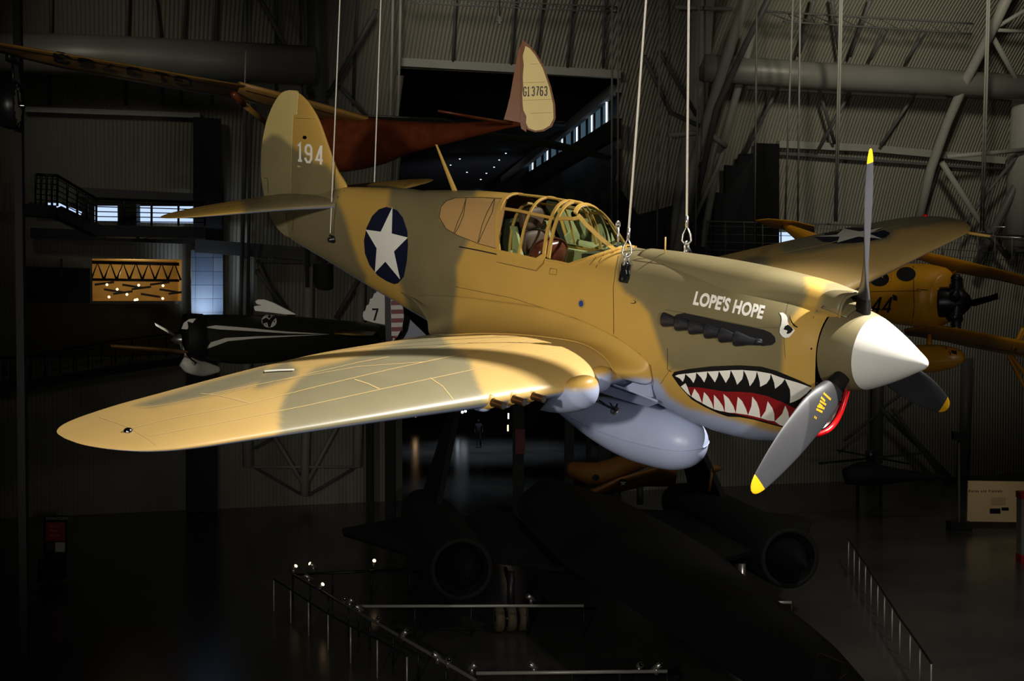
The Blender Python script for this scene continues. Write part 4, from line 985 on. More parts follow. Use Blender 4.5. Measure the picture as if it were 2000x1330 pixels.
truss('arch_truss', 'branching tube column with V braces standing below the long wing', [
    ([(595, 968), (596, 880), (600, 780), (604, 500)], 17, T1, 1.0), ([(484, 912), (482, 800), (478, 500)], 19, T1, 1.0), ([(697, 912), (700, 800), (706, 500)], 17, T1, 1.0), ([(534, 850), (592, 945)], 8, T1, 1.0),
    ([(668, 815), (598, 945)], 8, T1, 1.0), ([(490, 912), (592, 912), (694, 912)], 5, T1, 1.0), ([(500, 915), (592, 968)], 5, T2, 1.0), ([(690, 915), (600, 968)], 5, T2, 1.0), ([(496, 876), (540, 852)], 5, T2, 1.0),
    ([(500, 528), (570, 620)], 9, T2, 1.6), ([(505, 516), (545, 600)], 7, T2, 1.6), ([(704, 540), (655, 622)], 9, T2, 1.6)])
truss('arch_truss', 'dim tubular truss standing below the nose of the fighter', [
    ([(1712, 905), (1716, 700)], 24, T2, 1.4), ([(1722, 800), (1795, 870), (1870, 950)], 12, T2, 1.8), ([(1720, 800), (1800, 740)], 6, T2, 1.8), ([(1650, 860), (1720, 805)], 6, T2, 1.8), ([(1880, 960), (1890, 700)], 22, T2, 1.0),
    ([(1745, 800), (1860, 960)], 8, T2, 2.6)])
# purlin trusses along the wall
def lattice(name, label, top, bot, n, off, wpx=4):
    root = empty(name, WP(top[0][0], top[0][1], off)); tag(root, label, 'truss'); L0 = root.location
    A = [WP(top[0][0]+(top[1][0]-top[0][0])*k/n, top[0][1]+(top[1][1]-top[0][1])*k/n, off) for k in range(n+1)]; B = [WP(bot[0][0]+(bot[1][0]-bot[0][0])*k/n, bot[0][1]+(bot[1][1]-bot[0][1])*k/n, off) for k in range(n+1)]
    r = wpx*A[0].y/FPX/2
    m = MB(); m.tube([p-L0 for p in A], r, n=8); m.build('chord', T2, root); m = MB(); m.tube([p-L0 for p in B], r, n=8); m.build('chord', T2, root)
    z = MB(); pts = []
    for k in range(n): pts += [A[k]-L0, (B[k]+B[k+1])/2-L0]
    z.tube(pts+[A[n]-L0], r*.6, n=6); z.build('lacing', T2, root)
lattice('purlin_truss', 'light lattice truss across the upper right wall above the duct', ((1492, 22), (1900, 46)), ((1530, 42), (1898, 66)), 9, 3.2)
lattice('purlin_truss', 'light lattice truss across the top centre above the glider rudder', ((780, -6), (1210, 14)), ((800, 6), (1205, 24)), 10, 3.2, 3)
def beam(name, pts, hpx, mat, off, label=None, cat=None, kind='structure', dep=.3):
    P = [WP(a, b_, off) for a, b_ in pts]; mb = MB()
    for a, b_ in zip(P[:-1], P[1:]): mb.bar(a, b_, dep, hpx*a.y/FPX)
    o = mb.build(name, mat, smooth=False); tag(o, label, cat, kind=kind); return o
beam('trim_1', [(1458, 170), (1845, 190)], 9, M['tubew'], .5); beam('trim_2', [(1520, 282), (1700, 290), (1960, 314)], 14, M['tubew'], .4); beam('trim_3', [(1520, 300), (1960, 332)], 5, M['tubed'], .4)
beam('trim_4', [(782, 122), (1210, 146)], 16, M['tubew'], .4); beam('trim_5', [(50, 214), (390, 226)], 10, M['tubew'], .3); beam('trim_6', [(380, 480), (720, 505)], 26, M['concrete'], 1.2); beam('trim_7', [(150, 375), (395, 388)], 18, M['concrete'], .5)
beam('trim_8', [(60, 455), (400, 468)], 20, M['dkconc'], 1.0); beam('trim_9', [(500, 510), (760, 516)], 6, M['concrete'], 1.3)
# slanting ribs of the cladding on the right
for k, (a, b_) in enumerate((((1455, 300), (1520, 170)), ((1600, 290), (1660, 180)), ((1660, 110), (1700, 0)), ((1720, 285), (1790, 178)), ((1560, 110), (1590, 0)), ((1640, 110), (1625, 0)), ((1730, 60), (1700, 115)), ((1800, 430), (1835, 320)), ((1630, 280), (1600, 175)), ((1805, 60), (1770, 120)))):
    P = [WP(*a, 1.0), WP((a[0]+b_[0])/2, (a[1]+b_[1])/2, 1.0), WP(*b_, 1.0)]; mb = MB(); mb.tube(P, .09, n=8); tag(mb.build('trim_%d' % (20+k), T2), kind='structure')
for k, (x0, x1) in enumerate(((1118, 1108), (1005, 998), (1180, 1178), (890, 884), (1060, 1045), (420, 415), (250, 246), (360, 354), (100, 98), (300, 320), (540, 540), (700, 690))):
    P = [WP(x0, -15, .35), WP((x0+x1)/2, 60, .35), WP(x1, 132 if x0 > 780 else 205, .35)]; mb = MB(); mb.tube(P, .07, n=8); tag(mb.build('trim_%d' % (40+k), T2), kind='structure')
# dark door leaf and banners
def slab(name, poly, off, depth, mat, **kw):
    mb = MB(); P = [WP(x, y, off) for x, y in poly]; c = sum(P, Vector())/len(P); 
    v = [tuple(p) for p in P]+[tuple(p-WN*depth) for p in P]; n = len(P)
    tr = tessellate_polygon([[Vector((x, y, 0)) for x, y in poly]])
    mb.add(v, [tuple(t) for t in tr]+[tuple(i+n for i in reversed(t)) for t in tr]+[(i, (i+1) % n, (i+1) % n+n, i+n) for i in range(n)]); o = mb.build(name, mat, smooth=False); tag(o, **kw); return o
slab('door_panel', [(1476, 279), (1522, 281), (1522, 560), (1476, 560)], .6, .2, M['blackmat'], label='tall black panel standing against the ribbed wall right of centre', cat='panel')
slab('door_panel', [(1417, 322), (1440, 324), (1446, 300), (1476, 300), (1476, 560), (1395, 560), (1395, 375), (1417, 378)], .9, .2, M['clad_dark'], label='stepped dark blue panel beside the tall black panel', cat='panel')
slab('door_panel', [(1180, 320), (1245, 420), (1320, 400), (1400, 380), (1400, 560), (1130, 560)], .7, .2, M['clad_dark'], label='dark sloping panel behind the engine cowling and hanging cables', cat='panel')
slab('trim_60', [(378, 228), (432, 232), (434, 480), (378, 478)], .8, .3, M['clad_dark'], kind='structure')
tl = slab('wall_panel', [(373, 488), (435, 490), (436, 655), (374, 655)], 1.4, .3, M['tiles'], label='tall strip of blue tiles lit from below, left of the tail', cat='panel')
me = tl.data; ul = me.uv_layers.new(name='UVMap')
for lo in me.loops:
    p = me.vertices[lo.vertex_index].co; ul.data[lo.index].uv = ((p-WO).dot(WU), p.z)
lamp('tile_lamp', 'SPOT', WP(404, 650, 3.4), WP(405, 570, 1.4), 300, (.66, .80, 1.0), .4, 75, 1.0)
slab('trim_61', [(365, 700), (425, 700), (425, 1000), (365, 1000)], 1.2, .4, M['dkconc'], kind='structure')
# hanging cables and poles near the wall
RODS = ((1549, 1533, 440), (1563, 1558, 440), (1645, 1634, 432), (1641, 1630, 432), (1933, 1920, 450), (1929, 1915, 450), (1208, 1206, 470), (1196, 1194, 470), (1290, 1283, 480), (1478, 1474, 470), (1366, 1358, 480))
for k, (x0, x1, y1) in enumerate(RODS):
    mb = MB(); mb.tube([WP(x0, -15, 5.5), WP(x1, y1, 5.5)], .045, n=6); tag(mb.build('hanging_rod', T1), rank([q[0] for q in RODS], x0)+' from the left of the thin vertical rods before the right wall', 'rod', 'thin rods hanging before the right wall')
# ---- windows: sky seen through the left strip and behind the port wing
def glow_plane(name, poly, off, mat, kind='structure'):
    P = [WP(x, y, off) for x, y in poly]; mb = MB(); mb.add([tuple(p) for p in P], [tuple(range(len(P)))]); o = mb.build(name, mat, smooth=False); tag(o, kind=kind); return o
glow_plane('window_1', [(185, 402), (382, 403), (382, 436), (185, 434)], -1.2, M['skyglow']); glow_plane('window_2', [(1508, 450), (1565, 450), (1565, 480), (1508, 480)], -.6, M['skyglow'])
glow_plane('window_3', [(92, 396), (118, 397), (160, 414), (158, 420), (92, 404)], -1.2, M['skyglow'])
# railings of the upper walkway, left
def railing(name, label, top, bot, n, r=.035, mid=3, mat='raildark', off=None, meshn=0):
    """top / bot: world point lists of equal length; n posts per stretch"""
    root = empty(name, bot[0]); tag(root, label, 'railing'); L0 = Vector(bot[0])
    m = MB(); m.tube([p-L0 for p in top], r*1.2, n=8); m.build('handrail', M[mat], root)
    for q in range(mid):
        f = (q+.6)/(mid+.4); m = MB(); m.tube([a.lerp(b_, f)-L0 for a, b_ in zip(top, bot)], r*.45, n=6); m.build('rail', M[mat], root)
    for a0, a1, b0, b1 in zip(top[:-1], top[1:], bot[:-1], bot[1:]):
        for k in range(n+1):
            m = MB(); m.tube([a0.lerp(a1, k/n)-L0, b0.lerp(b1, k/n)-L0], r, n=6); m.build('post', M[mat], root)
    return root
RT = [WP(70, 341, 7), WP(112, 343, 7), WP(188, 388, 5), WP(400, 396, 4)]; RB = [WP(70, 398, 7), WP(112, 402, 7), WP(188, 440, 5), WP(400, 441, 4)]
railing('walkway_railing', 'dark walkway railing in front of the bright window strip at left', RT, RB, 4, .05, 5)
beam('trim_62', [(30, 410), (110, 414), (190, 452), (400, 456)], 22, M['dkconc'], 4.6, kind='structure', dep=1.4)
bx = MB(); bx.box(WP(252, 428, 3.4), (.8, .6, 1.3)); tag(bx.build('display_case', M['raildark'], smooth=False), 'dark square display case standing on the walkway against the bright window', 'case')
railing('walkway_railing', 'railing of the walkway behind the nose and far wing, at right', [WP(1380, 432, 4), WP(1700, 440, 4), WP(2010, 462, 4)], [WP(1380, 500, 4), WP(1700, 505, 4), WP(2010, 520, 4)], 9, .035, 4, 'tubed')
railing('walkway_railing', 'pale railing of the lower walkway at left above the floor', [WP(-20, 700, 8), WP(60, 697, 8), WP(225, 665, 6), WP(420, 640, 4)], [WP(-20, 745, 8), WP(60, 742, 8), WP(225, 708, 6), WP(420, 680, 4)], 6, .03, 3, 'raildark')
beam('trim_63', [(-20, 752), (60, 750), (225, 722), (420, 694)], 14, M['dkconc'], 5.0, kind='structure', dep=1.2)
# ---- amber room seen through a gap in the left wall
def room(name, poly, depth, mat):
    P = [WP(x, y, -.2) for x, y in poly]; B = [p-WN*depth for p in P]; n = len(P); mb = MB(); mb.add([tuple(p) for p in P+B], [(i, (i+1) % n, (i+1) % n+n, i+n) for i in range(n)]+[tuple(range(n, 2*n))]); o = mb.build(name, mat, smooth=False); tag(o, kind='structure'); return o
M['amberwall'] = paint('amber_room_wall', (186, 156, 92), .7, noise=.4, scale=1.2)
rm_ = room('wall_inner', [(160, 500), (360, 504), (360, 600), (160, 600)], 7.0, M['amberwall'])
lamp('room_lamp', 'POINT', WP(260, 545, -4.5), (0, 0, 0), 60, (1.0, .84, .52), .3)
tr_ = empty('roof_truss', WP(180, 540, -1.5)); tag(tr_, 'dark zigzag steel truss inside the amber-lit room at left', 'truss'); L0 = tr_.location
for pts, w_ in (([(176, 546), (350, 548)], 5), ([(176, 512), (350, 516)], 6)):
    m = MB(); m.tube([WP(a, b_, -1.5)-L0 for a, b_ in pts], w_*70/FPX/2, n=8); m.build('chord', M['raildark'], tr_)
for k in range(7):
    x = 178+k*25; m = MB(); m.tube([WP(x, 546, -1.5)-L0, WP(x+12.5, 514, -1.5)-L0, WP(x+25, 547, -1.5)-L0], .055, n=6); m.build('brace', M['raildark'], tr_)
for k in range(9):
    a = (185+k*18, 556+(k % 3)*9); m = MB(); m.bar(WP(a[0], a[1], -2.5), WP(a[0]+38, a[1]+(6 if k % 2 else -5), -2.5), .1, .1); tag(m.build('roof_strut', M['raildark'], smooth=False), ORD[k]+' from the left of the dark struts low in the amber-lit room', 'strut', 'struts in the amber-lit room')
RLP = ((209, 556), (229, 565), (248, 575), (213, 580), (271, 557), (318, 583), (264, 586), (318.5, 558), (268, 585))
for x, y in RLP:
    p = WP(x, y, -2.0); m = MB(); m.lathe([(0, .0), (.0, .06), (.05, .05)], p, (0, -1, 0), 10); tag(m.build('room_lamp', M['lampwarm']), rank([q[0] for q in RLP], x)+' from the left of the small bright lamps in the amber-lit room', 'lamp', 'lamps in the amber-lit room')
slab('trim_64', [(40, 520), (176, 524), (176, 592), (40, 592)], .5, .3, M['dkconc'], kind='structure')
M['tanwall'] = paint('ochre_wall', (96, 84, 50), .8); slab('trim_65', [(36, 592), (350, 594), (350, 690), (36, 700)], .8, .3, M['tanwall'], kind='structure')
slab('sign_board', [(48, 562), (127, 564), (127, 581), (48, 580)], .9, .1, M['blackmat'], label='long black sign board on the grey parapet at far left', cat='sign')
slab('trim_66', [(118, 505), (122, 505), (122, 545), (118, 545)], .9, .1, M['concrete'], kind='structure')
# lower left columns
for k, (x, w_) in enumerate(((122, 22), (186, 17), (233, 14), (20, 26), (268, 12), (305, 10))):
    b0 = Wz(x, 1000 if k < 3 else 960, 0); m = MB(); hgt = 7.2; m.box((b0.x, b0.y, hgt/2), (w_*b0.y/FPX, w_*b0.y/FPX, hgt)); tag(m.build('trim_%d' % (70+k), M['blackmat'], smooth=False), kind='structure')
for k, (x, y) in enumerate(((722, 800), (762, 800), (1012, 800), (1180, 800))):
    w_ = (14, 20, 22, 24)[k]; p = W(x, 800, 62); m = MB(); m.box((p.x, p.y, 4.2), (w_*62/FPX, .4, 8.4)); tag(m.build('trim_%d' % (80+k), M['blackmat'], smooth=False), kind='structure')
# ---- space beyond the big opening
def quad_w(name, pts, mat, kind='structure', **kw):
    mb = MB(); mb.add([tuple(W(*p)) for p in pts], [tuple(range(len(pts)))]); o = mb.build(name, mat, smooth=False); tag(o, kind=kind, **kw); return o
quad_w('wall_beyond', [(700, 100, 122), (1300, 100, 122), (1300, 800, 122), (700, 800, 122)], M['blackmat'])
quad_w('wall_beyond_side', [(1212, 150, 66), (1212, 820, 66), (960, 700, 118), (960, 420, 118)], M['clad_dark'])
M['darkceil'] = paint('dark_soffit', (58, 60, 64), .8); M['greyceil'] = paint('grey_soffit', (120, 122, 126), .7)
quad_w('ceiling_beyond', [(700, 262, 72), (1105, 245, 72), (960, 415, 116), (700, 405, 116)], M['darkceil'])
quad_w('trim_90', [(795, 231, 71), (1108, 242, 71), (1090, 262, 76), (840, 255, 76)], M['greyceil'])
CLP = ((921, 281), (1003, 284), (988, 299), (898, 310), (975, 312), (950, 338), (939, 350), (965, 326), (880, 322), (912, 336), (905, 292))
for x, y in CLP:
    p = W(x, y, 80); m = MB(); m.lathe([(0, .0), (0, .05), (.03, .04)], p, (0, 0, -1), 8); tag(m.build('ceiling_lamp', M['lampwhite']), rank([q[0] for q in CLP], x)+' from the left of the tiny star-like lamps on the far dark ceiling', 'lamp', 'tiny lamps on the dark ceiling beyond')
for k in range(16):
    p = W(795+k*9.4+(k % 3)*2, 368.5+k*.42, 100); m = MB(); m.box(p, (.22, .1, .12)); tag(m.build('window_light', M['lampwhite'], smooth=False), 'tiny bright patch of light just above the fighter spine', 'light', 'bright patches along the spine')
# row of dim blue panes in the side wall of the opening
pr = empty('window_band', W(1190, 240, 66.5)); tag(pr, 'rising band of dim blue window panes inside the big opening', 'window'); L0 = pr.location
def band(u, v):   # u 0..1 near to far, v 0 top 1 bottom
    t = (1189-(1189-1030)*u, 190+(318-190)*u); b_ = (1189-(1189-1030)*u, 248+(350-248)*u); Y = 66+18*u
    return W(t[0]+(b_[0]-t[0])*v, t[1]+(b_[1]-t[1])*v, Y)-L0
for k in range(11):
    u0, u1 = k/11+.012, (k+1)/11-.02; m = MB(); m.add([tuple(band(u0, 0)), tuple(band(u1, 0)), tuple(band(u1, 1)), tuple(band(u0, 1))], [(0, 1, 2, 3)]); m.build('pane', M['bluepane'], pr, smooth=False)
    if k % 2 == 0:
        m = MB(); m.bar(band(u0+.012, .05), band(u0+.012, .95), .10, .10); m.build('lit_mullion', M['lampwhite'], pr, smooth=False)
m = MB(); m.bar(band(-.05, -.12), band(1.3, -.12), .3, .5); m.build('window_head', M['greyceil'], pr, smooth=False); m = MB(); m.bar(band(-.1, 1.2), band(1.5, 1.2), .4, .9); m.build('sill', M['blackmat'], pr, smooth=False)
for x, w_ in ((1112, 18), (1190, 34), (1150, 8)):
    p = W(x, 500, 65); m = MB(); m.box((p.x, p.y, 7.5), (w_*65/FPX, .6, 15)); tag(m.build('trim_9%d' % (1+(x-1112)//38), M['blackmat'], smooth=False), kind='structure')
# lit aisle floor beyond the opening
lamp('aisle_spot_lamp', 'SPOT', (-2.0, 88, 9), (-1.5, 88, 0), 1500, (.75, .85, 1.0), .5, 95, .8)
lamp('aisle_spot_lamp', 'SPOT', (-2.6, 72, 8), (-2.2, 71, 0), 380, (.75, .87, 1.0), .5, 80, .9)
lamp('soffit_fill', 'SPOT', W(940, 560, 80), W(940, 320, 92), 420, (.9, .92, 1.0), .6, 95, 1.0)  # added upward fill that brightens the ceiling beyond the opening
ALP = ((811, 811, 1.2), (895, 806, .8), (903, 805, .8), (909, 803, .8), (893, 811, .8))
for x, y, s_ in ALP:
    p = W(x, y, 100); m = MB(); m.lathe([(0, 0), (0, .13*s_), (.06, .1*s_)], p, (0, -1, 0), 10); m.tube([p+Z*-.05, Vector((p.x, p.y+.05, 0))], .02, 1, 6); tag(m.build('aisle_lamp', [M['lampwarm'] if x < 820 else M['lampwhite'], M['blackmat']]), rank([q[0] for q in ALP], x)+' from the left of the small lamps at the end of the aisle', 'lamp', 'lamps at the end of the aisle')
for x, y0, y1, mt in ((993, 807, 818, 'lampwhite'), (992, 830, 842, 'lampwarm')):
    p0, p1 = W(x, y0, 66), W(x, y1, 66); m = MB(); m.bar(p0, p1, .07, .07); tag(m.build('kiosk_light', M[mt], smooth=False), 'slim glowing strip on the dark post beside the aisle, '+('upper' if y0 < 820 else 'lower')+' one', 'light')
m = MB(); p = W(1016, 862, 60); m.box(p, (.42, .1, 1.1)); tag(m.build('poster_stand', paint('dim_red_poster', (96, 30, 30), .6), smooth=False), 'small dim red poster beside the aisle under the wheel fairing', 'poster')
# person walking in the aisle
def person(foot, h, face, label, dark=(24, 26, 32)):
    me = bpy.data.meshes.new('person'); bm = bmesh.new(); s = h/1.72
    J = [(0, 0, .95), (0, 0, 1.15), (0, 0, 1.38), (0, .01, 1.47), (0, 0, 1.60), (0, 0, 1.70), (.17, 0, 1.40), (.22, .03, 1.14), (.24, -.06, .90), (-.17, 0, 1.40), (-.22, .03, 1.14), (-.24, -.06, .90),
         (.09, 0, .92), (.10, -.04, .50), (.11, .06, .09), (.11, -.08, .03), (-.09, 0, .92), (-.10, .04, .50), (-.11, -.02, .09), (-.11, -.16, .03)]
    RR = [.13, .12, .14, .055, .09, .08, .06, .045, .035, .06, .045, .035, .085, .06, .045, .04, .085, .06, .045, .04]
    E_ = [(0, 1), (1, 2), (2, 3), (3, 4), (4, 5), (2, 6), (6, 7), (7, 8), (2, 9), (9, 10), (10, 11), (0, 12), (12, 13), (13, 14), (14, 15), (0, 16), (16, 17), (17, 18), (18, 19)]
    vs = [bm.verts.new(Vector(j)*s) for j in J]; [bm.edges.new((vs[a], vs[b_])) for a, b_ in E_]; bm.to_mesh(me); bm.free()
    o = bpy.data.objects.new('person', me); COL.objects.link(o); o.location = foot; o.rotation_euler.z = face; md = o.modifiers.new('skin', 'SKIN')
    for i, r in enumerate(RR): me.skin_vertices[0].data[i].radius = (r*s, r*s)
    me.skin_vertices[0].data[0].use_root = True; o.modifiers.new('sub', 'SUBSURF').levels = 2; me.materials.append(paint('dark_clothes', dark, .8)); tag(o, label, 'person')
pf = Wz(935, 875, 0); person(pf, 1.75*pf.y/82, 0, 'person in dark clothes walking along the aisle far behind the wing')
# =================================================================== other exhibits (traced at their own distances)
EYE_A = Vector((0, 0, EYE))
def ray_a(px, py): return (CW.to_3x3() @ Vector(((px-1000)/FPX, 1, -(py-665)/FPX))).normalized()
def loft(mb, secs, m=0, n=28, rs=1.0):
    """secs: (px, py, Y, vertical radius in px); round body along a line"""
    C = [W(*s[:3]) for s in secs]; rows = []
    t = np.arange(len(secs)); out = []
    for q in np.linspace(0, len(secs)-1, len(secs)*5):
        out.append([smooth_interp(list(zip(t, [c[k] for c in C])), q)[0] for k in range(3)]+[smooth_interp(list(zip(t, [s[3]*s[2]/FPX for s in secs])), q)[0]])
    for i, o in enumerate(out):
        a, b_ = out[max(0, i-1)], out[min(len(out)-1, i+1)]; d = (Vector(b_[:3])-Vector(a[:3])).normalized(); side = d.cross(Z).normalized(); up = side.cross(d)
        rows.append([tuple(Vector(o[:3])+side*o[3]*rs*math.cos(x)+up*o[3]*math.sin(x)) for x in np.linspace(0, 2*math.pi, n, endpoint=False)])
    b0 = len(mb.v); mb.grid(rows, m, cv=True)
    mb.f.append(tuple(b0+k for k in range(n))); mb.m.append(m); e = b0+(len(rows)-1)*n; mb.f.append(tuple(e+n-1-k for k in range(n))); mb.m.append(m)
    return mb
def foil(mb, stations, th=.10, m=0, n=16):
    """stations: (leading edge (px,py,Y), trailing edge (px,py,Y)) in metres thick th at the middle"""
    rows = []
    for le, te in stations:
        a, b_ = W(*le), W(*te); row = []
        for k in range(n):
            x = 2*math.pi*k/n; u = .5-.5*math.cos(x); c = a.lerp(b_, u); row.append(tuple(c+Z*(th/2*math.sin(x)*(1.2-u*.7))))
        rows.append(row)
    b0 = len(mb.v); mb.grid(rows, m, cv=True); mb.f.append(tuple(b0+k for k in range(n))); mb.m.append(m)
    e = b0+(len(rows)-1)*n; mb.f.append(tuple(e+n-1-k for k in range(n))); mb.m.append(m); return mb
def plate(mb, poly, Y, th=.05, m=0, nrm=(0, 1, 0)):
    nrm = Vector(nrm).normalized(); base = W(poly[0][0], poly[0][1], Y); P = []
    for x, y in poly:
        r = ray_a(x, y); P.append(EYE_A+r*(nrm.dot(base-EYE_A)/nrm.dot(r)))
    n = len(P); tr = tessellate_polygon([[Vector((x, y, 0)) for x, y in poly]])
    mb.add([tuple(p-nrm*th/2) for p in P]+[tuple(p+nrm*th/2) for p in P], [tuple(t) for t in tr]+[tuple(i+n for i in reversed(t)) for t in tr]+[(i, (i+1) % n, (i+1) % n+n, i+n) for i in range(n)], m); return mb
def rod(name, a, b_, r, mat, parent=None, n=8):
    m = MB(); m.tube([W(*a), W(*b_)], r, n=n); return m.build(name, mat, parent)
# ---------------------------------------------------------------- glider
gl = empty('glider'); tag(gl, 'mahogany sailplane with cream rudder and long amber wing, hanging behind the fighter', 'glider')
mb = MB(); loft(mb, [(575, 262, 23.6, 10), (600, 266, 23.4, 34), (640, 272, 23, 60), (680, 279, 22.7, 56), (740, 277, 22.3, 45), (800, 268, 21.9, 31), (860, 262, 21.5, 22), (930, 252, 21, 14), (990, 243, 20.6, 8), (1028, 238, 20.4, 6)], rs=.75)
mb.build('fuselage', M['redwood'], gl)
mb = MB(); foil(mb, [((-160, 60, 14.2), (-160, 72, 15.3)), ((0, 84, 15.8), (0, 102, 17.0)), ((60, 94, 16.3), (55, 117, 17.6)), ((125, 105, 16.8), (118, 132, 18.1)), ((247, 125, 17.9), (238, 155, 19.3)), ((360, 146, 19), (350, 175, 20.4)), ((477, 166, 20), (455, 191, 21.4))], .07)
T_ = bvh_of(mb)
for q in letters('G13763', (371, 153), (-35, -6.6), (3, 16), 1.36, 4.6): decal(mb, [(x-(y-130)*.0, y) for x, y in q], 1, T_, .012, 12)
ribbon(mb, [(0, 90), (120, 111), (247, 132), (360, 153), (465, 176)], 1.6, 1, T_, .01, 12); ribbon(mb, [(0, 100), (56, 115), (119, 130), (240, 153), (352, 173), (455, 189)], 2.4, 1, T_, .012, 12)
mb.build('wing', [M['fabric2'], M['navy2']], gl)
mb = MB(); foil(mb, [((470, 163, 20), (450, 190, 21.4)), ((560, 186, 20.9), (545, 212, 22.4)), ((640, 208, 21.6), (630, 236, 23.2)), ((720, 232, 22.3), (715, 246, 23.9))], .16); T_ = bvh_of(mb)
for a in ([(480, 176), (560, 197), (650, 222)], [(455, 188), (545, 210), (630, 233)]): ribbon(mb, a, 1.6, 1, T_, .01, 12)
mb.build('wing', [M['fabric2'], M['navy2']], gl)
mb = MB(); foil(mb, [((720, 226, 22.5), (740, 240, 24)), ((870, 232, 24.5), (880, 247, 25.8)), ((935, 256, 25.3), (950, 268, 26.4)), ((1060, 271, 27.2), (1065, 288, 28.2)), ((1150, 292, 28.6), (1150, 305, 29.4)), ((1195, 306, 29.6), (1185, 312, 30))], .08)
mb.build('wing', [M['olive_dk']], gl)
rod('wing_strut', (474, 202, 20.6), (530, 248, 22.2), .045, M['fabric2'], gl); rod('wing_strut', (455, 182, 20.3), (476, 204, 20.6), .05, M['redwood'], gl)
mb = MB(); plate(mb, [(1020, 82), (1027, 84), (1028, 258), (1018, 252), (1016, 240), (984, 234), (990, 214), (996, 190), (1003, 150), (1012, 100)], 20.4, .09); mb.build('fin', M['lightwood'], gl, smooth=False)
mb = MB(); RO = [(1020, 79), (1030, 86), (1046, 103), (1062, 130), (1076, 170), (1084, 205), (1085, 232), (1078, 248), (1062, 257), (1045, 259), (1030, 254), (1020, 240), (1014, 232), (1019, 215), (1018, 180), (1018, 120)]
plate(mb, RO, 20.38, .11); mb.build('rudder_frame', M['lightwood'], gl, smooth=False)
mb = MB(); RI = [(1026, 91), (1034, 95), (1045, 108), (1060, 134), (1073, 172), (1080, 205), (1081, 232), (1074, 246), (1060, 254), (1045, 256), (1032, 251), (1027, 240), (1028, 228), (1022, 216), (1021, 206), (1020, 185), (1022, 170), (1021, 150), (1023, 128), (1021, 110)]
plate(mb, RI, 20.33, .10); T_ = bvh_of(mb)
for q in letters('G13763', (1022.6, 187.5), (5.6, -.15), (.3, -17), 1.46, 2.0): decal(mb, q, 1, T_, .008, 14)
for yy in (126, 162, 196, 222): ribbon(mb, [(1022, yy), (1078, yy-2)], .6, 2, T_, .006, 14)
mb.build('rudder', [M['fabric'], M['navy2'], M['fabric2']], gl, smooth=False)
mb = MB(); foil(mb, [((855, 216, 18.6), (866, 219, 18.9)), ((930, 229, 19.4), (950, 236, 19.9)), ((985, 238, 20.2), (1008, 243, 20.6))], .05); mb.build('tailplane', M['redwood'], gl)
mb = MB(); foil(mb, [((1010, 238, 20.5), (1030, 240, 20.9)), ((1090, 236, 22.4), (1105, 238, 22.7))], .05); mb.build('tailplane', M['redwood'], gl)
tag(rod('hanging_line', (480, 100, 20.5), (478, 168, 20.5), .01, M['tubed'], None), 'thin line from the roof to the wing joint of the glider', 'cable')
# little grey cross-shaped model hanging near the roof
mb = MB(); plate(mb, [(973, 32), (977, 32), (978, 40), (983, 41), (978, 43), (977, 48), (973, 47), (973, 43), (967, 39), (973, 40)], 40, .1); tag(mb.build('hanging_model', M['steel'], smooth=False), 'tiny pale cross-shaped model plane hanging near the roof', 'model plane')
tag(rod('model_line', (976, -10, 40), (976, 33, 40), .02, M['tubed']), 'thin line holding the tiny model plane', 'cable')
# ---------------------------------------------------------------- dark pursuit plane, left
pp = empty('pursuit_plane'); tag(pp, 'dark olive pursuit plane with red and white striped rudder, hanging behind the near wing', 'aircraft')
mb = MB(); loft(mb, [(366, 655, 33.8, 30), (380, 657, 34, 41), (420, 660, 34.4, 46), (480, 663, 35, 48), (560, 661, 35.8, 44), (640, 656, 36.6, 33), (720, 651, 37.4, 20), (780, 650, 38.2, 8)], rs=.9); T_ = bvh_of(mb)
decal(mb, [(398, 640), (420, 636), (470, 640), (560, 648), (645, 653), (560, 651.5), (470, 646), (430, 644)], 1, T_, .02, 14)
decal(mb, [(400, 682), (412, 668), (440, 660), (500, 657), (645, 653), (500, 661), (445, 666), (420, 675)], 1, T_, .02, 14)
decal(mb, disc_px(525, 628, 15, 12.5), 1, T_, .02, 14)
for q in ([(511, 626), (519, 622), (525, 626), (532, 619), (539, 621), (531, 630), (527, 640), (523, 640), (521, 631), (512, 634)], [(525, 616), (529, 619), (526, 624), (522, 621)], [(512, 634), (514, 634), (515, 639)], [(517, 634), (519, 633), (519, 638)], [(533, 629), (536, 627), (536, 632)]): decal(mb, q, 2, T_, .03, 14)
mb.build('fuselage', [M['olive_dk'], M['white'], M['blackmat']], pp)
mb = MB(); plate(mb, [(498, 602), (498, 598), (513, 596), (504, 594), (500, 589), (505, 585), (518, 585), (535, 591), (580, 614), (560, 614), (530, 610), (500, 607)], 35.3, .25); mb.build('headrest_fairing', M['white'], pp, smooth=False)
mb = MB(); plate(mb, [(357, 642), (362, 630), (372, 623), (385, 622), (378, 632), (368, 643)], 33.6, .3); mb.build('cowl_panel', M['white'], pp, smooth=False)
mb = MB(); mb.lathe([(-.15, .60), (0, .62), (.3, .60), (.32, .50)], W(372, 660, 33.9), (.9, .4, 0), 32); mb.build('engine_ring', M['blackmat'], pp)
mb = MB(); foil(mb, [((301, 630, 33.2), (304, 636, 33.2)), ((325, 642, 33.3), (328, 650, 33.3)), ((345, 655, 33.4), (348, 661, 33.4))], .04); foil(mb, [((378, 713, 33.4), (384, 708, 33.4)), ((356, 694, 33.4), (364, 692, 33.4)), ((350, 668, 33.4), (354, 665, 33.4))], .04); mb.build('propeller', M['steel'], pp)
